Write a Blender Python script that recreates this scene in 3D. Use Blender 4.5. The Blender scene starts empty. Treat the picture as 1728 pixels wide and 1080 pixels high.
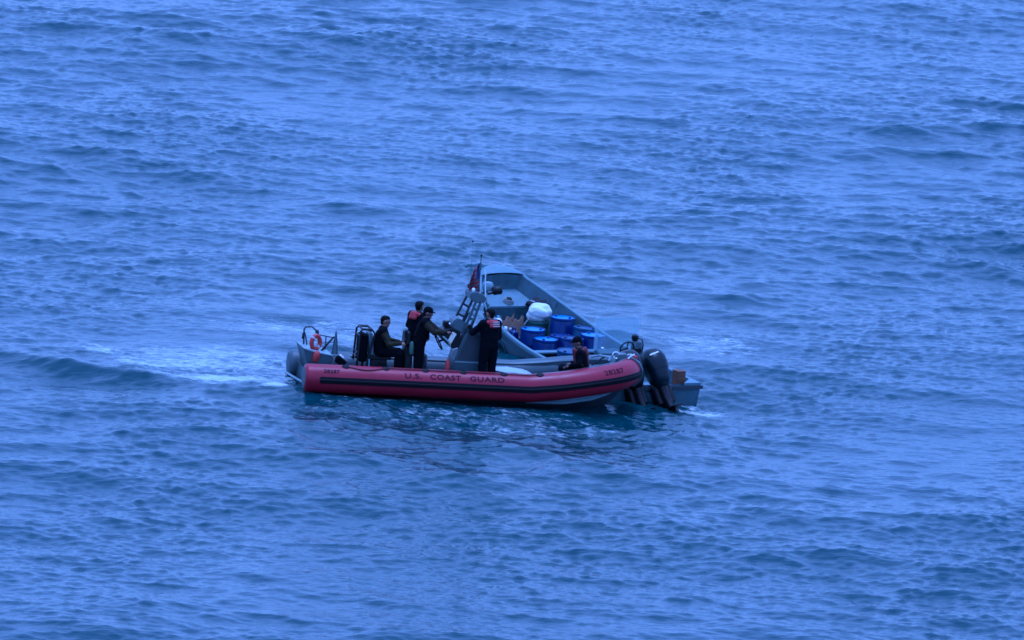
import bpy, bmesh, math, random
import numpy as np
from mathutils import Matrix, Vector

R = math.radians
sc = bpy.context.scene
COL = sc.collection
random.seed(7)

# ------------------------------------------------------------------ camera
cam_d = bpy.data.cameras.new('camera')
cam = bpy.data.objects.new('camera', cam_d)
COL.objects.link(cam)
sc.camera = cam
CAM_Y, CAM_Z, CAM_ROLL = -220.0, 39.7, R(3.6)
cam_d.sensor_width = 36.0
cam_d.lens = 36.0 * 16991.36 / 1728.0
cam_d.clip_start = 1.0
cam_d.clip_end = 20000.0
C0 = Vector((0, CAM_Y, CAM_Z))
f = (-C0).normalized()
u = Vector((1, 0, 0)).cross(f)
T0 = Vector((1, 0, 0)) * .974 + u * 1.51
f = (T0 - C0).normalized()
r = f.cross(Vector((0, 0, 1))).normalized()
u = r.cross(f)
c_, s_ = math.cos(CAM_ROLL), math.sin(CAM_ROLL)
r1, u1 = r * c_ + u * s_, u * c_ - r * s_
m = Matrix((r1, u1, -f)).transposed().to_4x4()
m.translation = C0
cam.matrix_world = m

# ------------------------------------------------------------------ sky, sun, exposure
SUN_EL, SUN_AZ = R(86), R(20)           # almost overhead behind the overcast
w = bpy.data.worlds.new('World')
sc.world = w
w.use_nodes = True
wn, wl = w.node_tree.nodes, w.node_tree.links
for n in list(wn):
    wn.remove(n)
out = wn.new('ShaderNodeOutputWorld')
bg = wn.new('ShaderNodeBackground')
sky = wn.new('ShaderNodeTexSky')
sky.sky_type = 'NISHITA'
sky.sun_disc = False
sky.sun_elevation = SUN_EL
sky.sun_rotation = SUN_AZ
sky.altitude = 0
sky.air_density = 1.0
sky.dust_density = 0.6
sky.ozone_density = 2.0
bg.inputs['Strength'].default_value = 0.10
veil = wn.new('ShaderNodeMix')           # an even grey overcast over the clear sky
veil.data_type = 'RGBA'
veil.inputs[0].default_value = .86
tcw = wn.new('ShaderNodeTexCoord')       # an overcast sky is brighter overhead than at the horizon
sxyz = wn.new('ShaderNodeSeparateXYZ')
ramp = wn.new('ShaderNodeMapRange')
ramp.inputs['From Min'].default_value = 0
ramp.inputs['From Max'].default_value = 1
ramp.inputs['To Min'].default_value = .88
ramp.inputs['To Max'].default_value = 1.22
vcol = wn.new('ShaderNodeVectorMath')
vcol.operation = 'SCALE'
vcol.inputs[0].default_value = (4.3, 4.9, 5.4)
wl.new(tcw.outputs['Generated'], sxyz.inputs[0])
wl.new(sxyz.outputs['Z'], ramp.inputs['Value'])
wl.new(ramp.outputs['Result'], vcol.inputs['Scale'])
wl.new(vcol.outputs[0], veil.inputs[7])
wl.new(sky.outputs['Color'], veil.inputs[6])
wl.new(veil.outputs[2], bg.inputs['Color'])
wl.new(bg.outputs['Background'], out.inputs['Surface'])

sun_d = bpy.data.lights.new('sun', 'SUN')
sun_d.energy = 1.0
sun_d.angle = R(15)
sun_d.color = (1.0, .95, .88)
sun = bpy.data.objects.new('sun', sun_d)
COL.objects.link(sun)
sd = Vector((math.sin(SUN_AZ) * math.cos(SUN_EL), math.cos(SUN_AZ) * math.cos(SUN_EL), math.sin(SUN_EL)))
sun.rotation_euler = sd.to_track_quat('Z', 'Y').to_euler()
sun.location = sd * 60

vs = sc.view_settings
vs.view_transform = 'Standard'
vs.look = 'None'
vs.gamma = 1.0
vs.exposure = 0.78
vs.use_curve_mapping = False
vs.use_white_balance = True             # the camera's white balance is set far to the blue side
vs.white_balance_temperature = 3700
vs.white_balance_tint = 31
sc.render.engine = 'CYCLES'
sc.cycles.filter_width = 1.6            # the long lens is a little soft
sc.cycles.max_bounces = 6
sc.cycles.use_denoising = True


# ------------------------------------------------------------------ materials
def mat(name, col, rough=.5, metal=0., spec=.5, noise=0., nscale=6., bump=0., bscale=40., coat=0.):
    m = bpy.data.materials.new(name)
    m.use_nodes = True
    nt = m.node_tree
    b = nt.nodes['Principled BSDF']
    b.inputs['Roughness'].default_value = rough
    b.inputs['Metallic'].default_value = metal
    b.inputs['Specular IOR Level'].default_value = spec
    b.inputs['Coat Weight'].default_value = coat
    b.inputs['Base Color'].default_value = (*col, 1)
    tc = nt.nodes.new('ShaderNodeTexCoord')
    if noise:
        nz = nt.nodes.new('ShaderNodeTexNoise')
        nz.inputs['Scale'].default_value = nscale
        nz.inputs['Detail'].default_value = 6
        nz.inputs['Roughness'].default_value = .65
        nt.links.new(tc.outputs['Object'], nz.inputs['Vector'])
        mr = nt.nodes.new('ShaderNodeMapRange')
        mr.inputs['From Min'].default_value = .3
        mr.inputs['From Max'].default_value = .7
        mr.inputs['To Min'].default_value = 1 - noise
        mr.inputs['To Max'].default_value = 1 + noise * .5
        nt.links.new(nz.outputs['Fac'], mr.inputs['Value'])
        mx = nt.nodes.new('ShaderNodeMix')
        mx.data_type = 'RGBA'
        mx.blend_type = 'MULTIPLY'
        mx.inputs[0].default_value = 1
        mx.inputs[6].default_value = (*col, 1)
        nt.links.new(mr.outputs['Result'], mx.inputs[7])
        nt.links.new(mx.outputs[2], b.inputs['Base Color'])
        mr2 = nt.nodes.new('ShaderNodeMapRange')
        mr2.inputs['To Min'].default_value = max(.05, rough - .12)
        mr2.inputs['To Max'].default_value = min(1, rough + .15)
        nt.links.new(nz.outputs['Fac'], mr2.inputs['Value'])
        nt.links.new(mr2.outputs['Result'], b.inputs['Roughness'])
    if bump:
        nb = nt.nodes.new('ShaderNodeTexNoise')
        nb.inputs['Scale'].default_value = bscale
        nb.inputs['Detail'].default_value = 4
        nt.links.new(tc.outputs['Object'], nb.inputs['Vector'])
        bp = nt.nodes.new('ShaderNodeBump')
        bp.inputs['Strength'].default_value = bump
        bp.inputs['Distance'].default_value = .02
        nt.links.new(nb.outputs['Fac'], bp.inputs['Height'])
        nt.links.new(bp.outputs['Normal'], b.inputs['Normal'])
    return m


M = {}
M['collar'] = mat('collar_red', (.20, .008, .024), .38, spec=.3, noise=.16, nscale=2.5, bump=.05, bscale=30)
M['collar_grey'] = mat('collar_grey', (.055, .078, .088), .5, noise=.15, nscale=3)
M['black_rubber'] = mat('black_rubber', (.006, .006, .008), .55, spec=.12, noise=.3, nscale=9)
M['letter'] = mat('letter_black', (.035, .004, .012), .6, spec=.12)
M['aluminium'] = mat('aluminium', (.062, .088, .098), .42, metal=.35, noise=.2, nscale=4, bump=.04)
M['alu_light'] = mat('alu_light', (.21, .27, .29), .45, noise=.12, nscale=4)
M['bottom_paint'] = mat('bottom_paint', (.028, .036, .045), .5, noise=.3, nscale=3)
M['deck'] = mat('deck_grey', (.06,.075,.085), .7, noise=.2, nscale=8, bump=.15, bscale=90)
M['hatch_white'] = mat('hatch_white', (.32, .37, .39), .35, noise=.08)
M['black'] = mat('black_plastic', (.005, .006, .008), .45, spec=.25, noise=.3)
M['black_cloth'] = mat('black_cloth', (.0035, .004, .006), .9, spec=.05, noise=.35, nscale=14, bump=.5, bscale=28)
M['navy_cloth'] = mat('navy_cloth', (.0035, .0045, .0075), .9, spec=.05, noise=.35, nscale=10, bump=.5, bscale=24)
M['camo'] = mat('camo_cloth', (.032, .030, .019), .9, spec=.05, noise=.6, nscale=11, bump=.5, bscale=26)
M['vest_red'] = mat('vest_red', (.30, .022, .028), .7, noise=.25, nscale=12, bump=.3)
M['vest_dark'] = mat('vest_maroon', (.085, .010, .016), .8, noise=.3, nscale=12, bump=.4)
M['reflect'] = mat('reflective_tape', (.38, .36, .38), .35)
M['skin'] = mat('skin', (.17, .095, .065), .55, noise=.1, nscale=20)
M['skin_dark'] = mat('skin_brown', (.11, .060, .042), .55, noise=.1, nscale=20)
M['hair'] = mat('dark_hair', (.004, .004, .004), .7, spec=.1, noise=.4, nscale=60, bump=.6, bscale=120)
M['boot'] = mat('boot_black', (.012, .011, .011), .5)
M['orange'] = mat('life_orange', (.30, .022, .016), .5, noise=.15)
M['rope'] = mat('rope_maroon', (.08, .012, .02), .8)
M['rope_pale'] = mat('rope_pale', (.20, .21, .20), .85)
M['screen'] = mat('chart_white', (.80, .78, .62), .35)
M['chart_yellow'] = mat('chart_yellow', (.75, .55, .12), .4)
M['green'] = mat('bottle_green', (.05, .10, .06), .5, noise=.2)
M['silver'] = mat('stainless', (.6, .62, .64), .25, metal=.9)
M['panga'] = mat('skiff_paint', (.052, .092, .112), .5, noise=.42, nscale=4.5, bump=.06, bscale=12)
M['panga_in'] = mat('skiff_inside', (.045, .08, .098), .6, noise=.42, nscale=4.5, bump=.08, bscale=14)
M['panga_trim'] = mat('skiff_gunwale', (.115, .175, .20), .45, noise=.2, nscale=5)
M['panga_floor'] = mat('skiff_floor', (.16, .19, .21), .7, noise=.35, nscale=5)
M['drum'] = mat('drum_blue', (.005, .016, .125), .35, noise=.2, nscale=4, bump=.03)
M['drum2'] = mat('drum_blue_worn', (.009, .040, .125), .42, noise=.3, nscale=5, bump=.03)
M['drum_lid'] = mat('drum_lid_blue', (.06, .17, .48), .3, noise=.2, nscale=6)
M['drum_green'] = mat('drum_green', (.02, .06, .055), .45, noise=.25)
M['sack'] = mat('sack_white', (.66, .69, .70), .65, noise=.08, nscale=6, bump=.5, bscale=14)
M['card'] = mat('cardboard', (.30, .19, .125), .85, noise=.2, nscale=9)
M['white'] = mat('white_plastic', (.78, .80, .82), .4, noise=.06)
M['paleblue'] = mat('pale_blue_plastic', (.25, .48, .70), .4)
M['tarp'] = mat('dark_net', (.014, .014, .02), .9, noise=.5, nscale=18, bump=.8, bscale=40)
M['cowl'] = mat('cowl_dark', (.0045, .010, .015), .30, spec=.25, noise=.15, nscale=3)
M['cowl_low'] = mat('cowl_grey', (.006, .012, .018), .35, spec=.25, noise=.15, nscale=3)
M['engine_black'] = mat('engine_black', (.004, .004, .006), .45, spec=.25, noise=.3)
M['wood'] = mat('plywood_brown', (.12, .055, .024), .75, noise=.3, nscale=8)
M['flag_red'] = mat('flag_red', (.20, .010, .018), .8)
M['flag_white'] = mat('flag_white', (.10, .085, .095), .8)
M['flag_blue'] = mat('flag_blue', (.015, .025, .12), .8)
M['radar'] = mat('radar_pale', (.19, .25, .27), .4, noise=.1)
M['dash'] = mat('dash_grey', (.075, .105, .115), .45, noise=.15)

gl = bpy.data.materials.new('clear_acrylic')
gl.use_nodes = True
_n, _l = gl.node_tree.nodes, gl.node_tree.links
_b = _n['Principled BSDF']
_b.inputs['Base Color'].default_value = (.55, .68, .75, 1)
_b.inputs['Roughness'].default_value = .12
_t = _n.new('ShaderNodeBsdfTransparent')
_t.inputs['Color'].default_value = (.93, .96, .97, 1)
_x = _n.new('ShaderNodeMixShader')
_x.inputs[0].default_value = .22
_l.new(_t.outputs[0], _x.inputs[1])
_l.new(_b.outputs[0], _x.inputs[2])
_l.new(_x.outputs[0], _n['Material Output'].inputs['Surface'])
M['acrylic'] = gl
gl2 = gl.copy()
gl2.name = 'milky_acrylic'
for q in gl2.node_tree.nodes:
    if q.type == 'MIX_SHADER':
        q.inputs[0].default_value = .38
M['acrylic_milky'] = gl2


# ------------------------------------------------------------------ mesh helpers
class MB:
    """collects shapes; build() links them as one mesh object"""
    def __init__(s):
        s.v, s.f, s.mi, s.cur = [], [], [], 0

    def add(s, vs, fs):
        o = len(s.v)
        s.v += [tuple(map(float, p)) for p in vs]
        s.f += [tuple(i + o for i in q) for q in fs]
        s.mi += [s.cur] * len(fs)
        return s

    def box(s, c, d, rot=None, taper=1.0, bev=.012):
        # a box with chamfered edges
        hx, hy, hz = d[0] / 2, d[1] / 2, d[2] / 2
        b = min(bev, hx * .4, hy * .4, hz * .4)
        bm = bmesh.new()
        bmesh.ops.create_cube(bm, size=1)
        for vv in bm.verts:
            t = taper if vv.co.z > 0 else 1
            vv.co = Vector((vv.co.x * 2 * hx * t, vv.co.y * 2 * hy * t, vv.co.z * 2 * hz))
        bmesh.ops.bevel(bm, geom=bm.edges[:], offset=b, segments=1, affect='EDGES')
        if rot is not None:
            bmesh.ops.transform(bm, matrix=rot.to_4x4() if isinstance(rot, Matrix) else rot, verts=bm.verts)
        bmesh.ops.translate(bm, vec=Vector(c), verts=bm.verts)
        bm.verts.index_update()
        s.add([v.co[:] for v in bm.verts], [[v.index for v in q.verts] for q in bm.faces])
        bm.free()
        return s

    def prism(s, poly, a, b, axis=1, bev=0.0):
        """poly in the two other axes, extruded from a to b along axis"""
        n = len(poly)
        def put(p, t):
            q = list(p)
            q.insert(axis, t)
            return q
        vs = [put(p, a) for p in poly] + [put(p, b) for p in poly]
        fs = [list(range(n))[::-1], list(range(n, 2 * n))]
        fs += [[i, (i + 1) % n, n + (i + 1) % n, n + i] for i in range(n)]
        if bev:
            bm = bmesh.new()
            bv = [bm.verts.new(p) for p in vs]
            for q in fs:
                bm.faces.new([bv[i] for i in q])
            bmesh.ops.bevel(bm, geom=bm.edges[:], offset=bev, segments=2, affect='EDGES', clamp_overlap=True)
            bm.verts.index_update()
            s.add([v.co[:] for v in bm.verts], [[v.index for v in q.verts] for q in bm.faces])
            bm.free()
        else:
            s.add(vs, fs)
        return s

    def tube(s, pts, rad, n=10, caps=True, closed=False):
        pts = [Vector(p) for p in pts]
        k = len(pts)
        rads = rad if hasattr(rad, '__len__') else [rad] * k
        rings = []
        nrm = None
        for i, p in enumerate(pts):
            if closed:
                t = pts[(i + 1) % k] - pts[i - 1]
            else:
                t = pts[min(i + 1, k - 1)] - pts[max(i - 1, 0)]
            t.normalize()
            if nrm is None:
                nrm = t.orthogonal().normalized()
            else:
                nrm = (nrm - t * nrm.dot(t))
                nrm = nrm.normalized() if nrm.length > 1e-6 else t.orthogonal().normalized()
            bi = t.cross(nrm)
            rings.append([p + (nrm * math.cos(2 * math.pi * j / n) + bi * math.sin(2 * math.pi * j / n)) * rads[i] for j in range(n)])
        vs = [q for rg in rings for q in rg]
        fs = []
        for i in range(k if closed else k - 1):
            a, b = i * n, ((i + 1) % k) * n
            fs += [[a + j, a + (j + 1) % n, b + (j + 1) % n, b + j] for j in range(n)]
        if caps and not closed:
            fs += [list(range(n))[::-1], [(k - 1) * n + j for j in range(n)]]
        return s.add(vs, fs)

    def lathe(s, prof, c=(0, 0, 0), n=28, axis='z', rot=None):
        vs, fs = [], []
        for rr, z in prof:
            for j in range(n):
                a = 2 * math.pi * j / n
                p = Vector((rr * math.cos(a), rr * math.sin(a), z))
                if rot is not None:
                    p = rot @ p
                vs.append(p + Vector(c))
        for i in range(len(prof) - 1):
            fs += [[i * n + j, i * n + (j + 1) % n, (i + 1) * n + (j + 1) % n, (i + 1) * n + j] for j in range(n)]
        fs += [list(range(n))[::-1], [(len(prof) - 1) * n + j for j in range(n)]]
        return s.add(vs, fs)

    def loft(s, secs, closed=False, cap0=False, cap1=False):
        n = len(secs[0])
        vs = [p for q in secs for p in q]
        fs = []
        for i in range(len(secs) - 1):
            for j in range(n if closed else n - 1):
                a, b = i * n + j, i * n + (j + 1) % n
                fs.append([a, b, b + n, a + n])
        if cap0:
            fs.append(list(range(n))[::-1])
        if cap1:
            fs.append([(len(secs) - 1) * n + j for j in range(n)])
        return s.add(vs, fs)

    def mesh(s, name, mats, smooth=True, angle=40, recalc=True):
        me = bpy.data.meshes.new(name)
        me.from_pydata(s.v, [], s.f)
        mats = mats if isinstance(mats, (list, tuple)) else [mats]
        for q in mats:
            me.materials.append(M[q])
        me.polygons.foreach_set('material_index', s.mi)
        if recalc:
            bm = bmesh.new()
            bm.from_mesh(me)
            bmesh.ops.recalc_face_normals(bm, faces=bm.faces)
            bm.to_mesh(me)
            bm.free()
        if smooth:
            me.polygons.foreach_set('use_smooth', [True] * len(me.polygons))
            me.set_sharp_from_angle(angle=R(angle))
        me.update()
        return me

    def build(s, name, mats, parent=None, smooth=True, angle=40, recalc=True):
        o = bpy.data.objects.new(name, s.mesh(name, mats, smooth, angle, recalc))
        COL.objects.link(o)
        if parent is not None:
            o.parent = parent
        return o


def tag(o, label=None, cat=None, group=None, kind=None):
    for k, v in (('label', label), ('category', cat), ('group', group), ('kind', kind)):
        if v:
            o[k] = v
    return o


def thing(name, mw, label, cat, group=None):
    o = bpy.data.objects.new(name, None)
    COL.objects.link(o)
    o.empty_display_size = .2
    o.matrix_world = mw
    return tag(o, label, cat, group)


def pose(loc, yaw, pitch, roll):
    return (Matrix.Translation(loc) @ Matrix.Rotation(R(yaw), 4, 'Z') @ Matrix.Rotation(-R(pitch), 4, 'Y')
            @ Matrix.Rotation(R(roll), 4, 'X'))


def at(x, y, z, yaw=0., tilt=0., tilt_axis='X'):
    return Matrix.Translation((x, y, z)) @ Matrix.Rotation(R(yaw), 4, 'Z') @ Matrix.Rotation(R(tilt), 4, tilt_axis)


def lerp(a, b, t):
    return a + (b - a) * t


def interp(x, xs, ys):
    return float(np.interp(x, xs, ys))


def smoothpath(pts, n):
    """Catmull-Rom through pts"""
    P = [np.array(p, float) for p in pts]
    P = [2 * P[0] - P[1]] + P + [2 * P[-1] - P[-2]]
    res = []
    segs = len(P) - 3
    for i in range(n):
        t = i / (n - 1) * segs
        k = min(int(t), segs - 1)
        t -= k
        a, b, c, d = P[k:k + 4]
        res.append(.5 * ((2 * b) + (-a + c) * t + (2 * a - 5 * b + 4 * c - d) * t * t + (-a + 3 * b - 3 * c + d) * t ** 3))
    return res


# ------------------------------------------------------------------ the two boats' places
RB = pose((-.03, -1.677, .12), 11.17, -1.25, -1.68)
PG = pose((2.354, 4.105, -.366), 118.11, 1.17, .39)


# ------------------------------------------------------------------ sea
def make_sea():
    rng = np.random.default_rng(11)
    N, L = 2048, 112.0
    kx = np.fft.fftfreq(N, L / N) * 2 * np.pi
    KX, KY = np.meshgrid(kx, kx)
    K = np.hypot(KX, KY)
    K[0, 0] = 1e-6
    TH = np.arctan2(KY, KX)

    def field(S, std):
        g = (rng.standard_normal((N, N)) + 1j * rng.standard_normal((N, N))) * np.sqrt(S)
        g[0, 0] = 0
        h = np.fft.ifft2(g)
        k = std / h.real.std()
        return g * k

    def spread(th0, p, base=.0):
        c = np.cos(TH - th0)
        return np.where(c > 0, c, 0) ** p + base
    wind = R(-97)
    kp = 2 * np.pi / 4.8
    Sw = K ** -4.0 * np.exp(-1.25 * (kp / K) ** 2) * np.exp(-(K * .035) ** 2) * spread(wind, 3.0, .06)
    ks = 2 * np.pi / 21.0
    Ss = np.exp(-((K - ks) / (.35 * ks)) ** 2) * spread(R(-80), 6)
    # short ripples ride on the waves: extra energy between 0.25 and 1.2 m
    Sr = K ** -3.0 * np.exp(-(2 * np.pi / .55 / K) ** 4) * np.exp(-(K * .022) ** 2) * spread(R(-94), 3.0, .08)
    G1 = field(Sw, .039) + field(Ss, .085)
    G2 = field(Sr, .0092)
    G = [G1, G2]
    tiles = []
    for g in G:
        h = np.fft.ifft2(g).real
        dx = np.fft.ifft2(-1j * KX / K * g).real
        dy = np.fft.ifft2(-1j * KY / K * g).real
        tiles.append((h, dx, dy))
    cell = L / N

    def samp(a, x, y):
        fx, fy = (x / cell) % N, (y / cell) % N
        ix, iy = fx.astype(np.int64), fy.astype(np.int64)
        tx, ty = fx - ix, fy - iy
        jx, jy = (ix + 1) % N, (iy + 1) % N
        ix %= N
        iy %= N
        return ((a[iy, ix] * (1 - tx) + a[iy, jx] * tx) * (1 - ty) + (a[jy, ix] * (1 - tx) + a[jy, jx] * tx) * ty)

    rr = [180.0]
    while rr[-1] < 312:
        rr.append(rr[-1] + .105 * (rr[-1] / 220) ** 1.35)
        st = .2
    while rr[-1] < 9000:
        st *= 1.22
        rr.append(rr[-1] + st)
    lo, st = [180.0], .15
    while lo[-1] > -2500:
        st *= 1.3
        lo.append(lo[-1] - st)
    rr = np.array(lo[:0:-1] + rr)
    ss = list(np.arange(-.068, .0681, .000225))
    st = .0003
    while ss[-1] < 30:
        st *= 1.3
        ss.append(ss[-1] + st)
        ss.insert(0, ss[0] - st)
    ss = np.array(ss)
    eff = np.maximum(rr, 180.0)
    X = ss[None, :] * np.minimum(eff, 500)[:, None]
    Y = (rr + CAM_Y)[:, None] + 0 * X
    nr, nc = X.shape
    RR = rr[:, None] + 0 * X

    def sstep(a, b, x):
        t = np.clip((x - a) / (b - a), 0, 1)
        return t * t * (3 - 2 * t)
    SS = np.abs(ss)[None, :] + 0 * X
    win = sstep(140, 176, RR) * (1 - sstep(312, 400, RR)) * (1 - sstep(.069, .11, SS))

    # gentle local slope of the long swell under the boats
    gz = np.exp(-((X - .5) ** 2 + (Y - 1) ** 2) / (2 * 6.5 ** 2))
    base = gz * np.clip(.06 - .045 * X, -.3, .3)
    base += .065 * np.exp(-((X + .6) / 4.0) ** 4 - ((Y + 2.4 - .19 * X) / 1.7) ** 4)
    # water calmed by the boats: the wake astern, the lee around the hulls, the churned patch past the skiff's stern
    def blob(cx, cy, rx, ry, a=0, p=2.):
        c, s = math.cos(a), math.sin(a)
        dx, dy = X - cx, Y - cy
        q = ((dx * c + dy * s) / rx) ** 2 + ((-dx * s + dy * c) / ry) ** 2
        return np.exp(-q ** (p / 2))
    wake = np.maximum(blob(-6.0, 2.0, 2.6, 3.2, 0, 3), blob(-3.5, 5.5, 4.0, 3.0, 0, 3) * .8)
    hulls = np.maximum(blob(0, -1.7, 4.6, 1.9, R(11), 4), blob(2.3, 4.1, 4.6, 1.7, R(119), 4))
    lee = blob(1.5, -4.2, 4.5, 2.2, 0, 3)
    right = blob(5.4, 5.8, 1.8, 2.8, R(-60), 3)
    chop = blob(.5, -4.6, 6.0, 3.0, R(8), 4)
    calm = 1 - np.clip(np.maximum.reduce([wake * .72, hulls * .3, lee * .0, right * .55]), 0, .8)
    # gusts: patches of rougher and smoother water
    def lowfreq(seed, lx, ly):
        g = np.random.default_rng(seed)
        o = 0 * X
        for _ in range(14):
            th = g.uniform(0, 2 * np.pi)
            o += np.sin(X * 2 * np.pi / lx * math.cos(th) * g.uniform(.5, 1.4) + Y * 2 * np.pi / ly * math.sin(th) * g.uniform(.5, 1.4) + g.uniform(0, 6.28))
        return o / 14 ** .5
    gust = np.clip(1 + .42 * lowfreq(3, 9, 20), .35, 2.0)
    gust2 = np.clip(1 + .30 * lowfreq(8, 16, 30), .5, 1.6)
    h = base.copy()
    dx = 0 * X
    dy = 0 * X
    for i, (a, b, c) in enumerate(tiles):
        k = win * calm * (gust * (1 + .4 * chop) if i else gust2)
        h += samp(a, X, Y) * k
        dx += samp(b, X, Y) * k
        dy += samp(c, X, Y) * k
    # the wash: a short steep ridge leaving the stern
    def ridge(x0, y0, x1, y1, amp, wd, sk=.6):
        L_ = math.hypot(x1 - x0, y1 - y0)
        ex, ey = (x1 - x0) / L_, (y1 - y0) / L_
        t = (X - x0) * ex + (Y - y0) * ey
        d = -(X - x0) * ey + (Y - y0) * ex + .18 * np.sin(t * 1.3)
        return amp * np.exp(-(d / wd) ** 2) * sstep(-.8, 1.2, t) * (1 - sstep(L_ - 1.2, L_ + 1, t))
    h += ridge(-13.5, 1.4, -6.4, -2.9, .17, .5)
    h += ridge(-12.5, 3.2, -7.0, .6, .07, .5)
    h += ridge(4.5, 5.6, 11.5, 2.6, .10, .6)
    h += ridge(-8.0, 7.5, -2.0, 6.2, .08, .9)
    h -= .17 * blob(5.4, .6, 1.5, 1.6)

    co = np.stack([X - .85 * dx, Y - .85 * dy, h], -1).reshape(-1, 3).astype(np.float32)
    # foam: where the wash breaks, the engines churn, plus a veil paling the boat's reflection
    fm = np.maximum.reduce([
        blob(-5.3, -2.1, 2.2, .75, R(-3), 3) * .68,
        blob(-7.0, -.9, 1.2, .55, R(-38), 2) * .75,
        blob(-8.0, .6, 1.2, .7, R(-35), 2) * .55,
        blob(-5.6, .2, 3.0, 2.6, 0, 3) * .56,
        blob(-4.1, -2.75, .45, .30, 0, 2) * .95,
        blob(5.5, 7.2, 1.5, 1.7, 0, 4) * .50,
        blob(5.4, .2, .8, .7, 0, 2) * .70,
        blob(.6, -4.3, 5.4, 1.9, R(8), 4) * .38,  # thin wash remains, painted wide to lighten the hull's dark reflection
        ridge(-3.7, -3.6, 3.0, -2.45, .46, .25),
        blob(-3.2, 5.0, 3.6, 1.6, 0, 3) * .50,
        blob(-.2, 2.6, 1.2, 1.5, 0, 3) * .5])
    me = bpy.data.meshes.new('sea')
    idx = np.arange(nr * nc).reshape(nr, nc)
    q = np.stack([idx[:-1, :-1], idx[:-1, 1:], idx[1:, 1:], idx[1:, :-1]], -1).reshape(-1, 4).astype(np.int32)
    me.vertices.add(nr * nc)
    me.vertices.foreach_set('co', co.ravel())
    nf = len(q)
    me.loops.add(nf * 4)
    me.loops.foreach_set('vertex_index', q.ravel())
    me.polygons.add(nf)
    me.polygons.foreach_set('loop_start', np.arange(0, nf * 4, 4, dtype=np.int32))
    me.polygons.foreach_set('use_smooth', np.ones(nf, dtype=bool))
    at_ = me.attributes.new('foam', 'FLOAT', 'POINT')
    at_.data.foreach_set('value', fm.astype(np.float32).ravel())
    me.update()
    me.validate()

    m = bpy.data.materials.new('sea_water')
    m.use_nodes = True
    n, l = m.node_tree.nodes, m.node_tree.links
    b = n['Principled BSDF']
    b.inputs['Base Color'].default_value = (.006, .032, .040, 1)
    b.inputs['Roughness'].default_value = .10
    b.inputs['IOR'].default_value = 1.333
    geo = n.new('ShaderNodeNewGeometry')

    def noise(scale, sx, sy, det, rough):
        mp = n.new('ShaderNodeMapping')
        mp.inputs['Scale'].default_value = (sx, sy, 1)
        l.new(geo.outputs['Position'], mp.inputs['Vector'])
        t = n.new('ShaderNodeTexNoise')
        t.inputs['Scale'].default_value = scale
        t.inputs['Detail'].default_value = det
        t.inputs['Roughness'].default_value = rough
        l.new(mp.outputs['Vector'], t.inputs['Vector'])
        return t
    n1 = noise(5.0, .7, 1.5, 3, .6)
    bp = n.new('ShaderNodeBump')
    bp.inputs['Strength'].default_value = .55
    bp.inputs['Distance'].default_value = .035
    l.new(n1.outputs['Fac'], bp.inputs['Height'])
    l.new(bp.outputs['Normal'], b.inputs['Normal'])
    fo = n.new('ShaderNodeBsdfDiffuse')
    fo.inputs['Color'].default_value = (.44, .49, .52, 1)
    at2 = n.new('ShaderNodeAttribute')
    at2.attribute_name = 'foam'
    n2 = noise(2.2, .7, 1.2, 9, .78)
    n3 = noise(8.0, .6, 1.1, 6, .7)
    mx0 = n.new('ShaderNodeMath')
    mx0.operation = 'ADD'
    l.new(n2.outputs['Fac'], mx0.inputs[0])
    l.new(n3.outputs['Fac'], mx0.inputs[1])
    ctr = n.new('ShaderNodeMath')
    ctr.operation = 'MULTIPLY_ADD'
    ctr.inputs[1].default_value = 1.15
    ctr.inputs[2].default_value = -.65
    l.new(mx0.outputs[0], ctr.inputs[0])
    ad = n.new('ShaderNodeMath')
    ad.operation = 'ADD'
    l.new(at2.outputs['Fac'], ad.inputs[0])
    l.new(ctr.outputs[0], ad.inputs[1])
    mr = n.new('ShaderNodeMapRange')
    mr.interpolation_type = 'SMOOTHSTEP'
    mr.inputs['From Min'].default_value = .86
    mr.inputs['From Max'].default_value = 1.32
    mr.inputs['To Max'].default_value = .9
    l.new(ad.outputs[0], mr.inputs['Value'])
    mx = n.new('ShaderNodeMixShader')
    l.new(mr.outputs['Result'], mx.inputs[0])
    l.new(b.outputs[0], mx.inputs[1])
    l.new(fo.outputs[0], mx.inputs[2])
    l.new(mx.outputs[0], n['Material Output'].inputs['Surface'])
    me.materials.append(m)
    o = bpy.data.objects.new('sea', me)
    COL.objects.link(o)
    tag(o, 'blue rippled open sea with low swell around the boats', 'sea', kind='structure')


make_sea()


# ------------------------------------------------------------------ patrol boat
HB, CR = 1.01, .31
CZX, CZY = [-4, 1.3, 2.0, 2.7, 3.3, 3.8], [.33, .335, .42, .53, .615, .69]


def collar_path():
    half = [(-3.66, HB), (-2.5, HB), (-1.2, HB), (0, HB), (1.1, HB), (1.9, .995), (2.6, .90), (3.15, .68), (3.52, .36), (3.66, 0)]
    full = [(x, -y) for x, y in half] + [(x, y) for x, y in half[-2::-1]]
    full[9] = (3.66, 0.0)
    pts = smoothpath([(x, y, 0) for x, y in full], 181)
    return [Vector((p[0], p[1], interp(p[0], CZX, CZY))) for p in pts]


CP = collar_path()


def collar_frame(i):
    t = (CP[min(i + 1, len(CP) - 1)] - CP[max(i - 1, 0)]).normalized()
    outw = Vector((t.y, -t.x, 0)).normalized()       # outboard on both sides
    up = outw.cross(t).normalized()
    if up.z < 0:
        up = -up
    return t, outw, up


CLEN = [0.0]
for i_ in range(1, len(CP)):
    CLEN.append(CLEN[-1] + (CP[i_] - CP[i_ - 1]).length)


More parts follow.
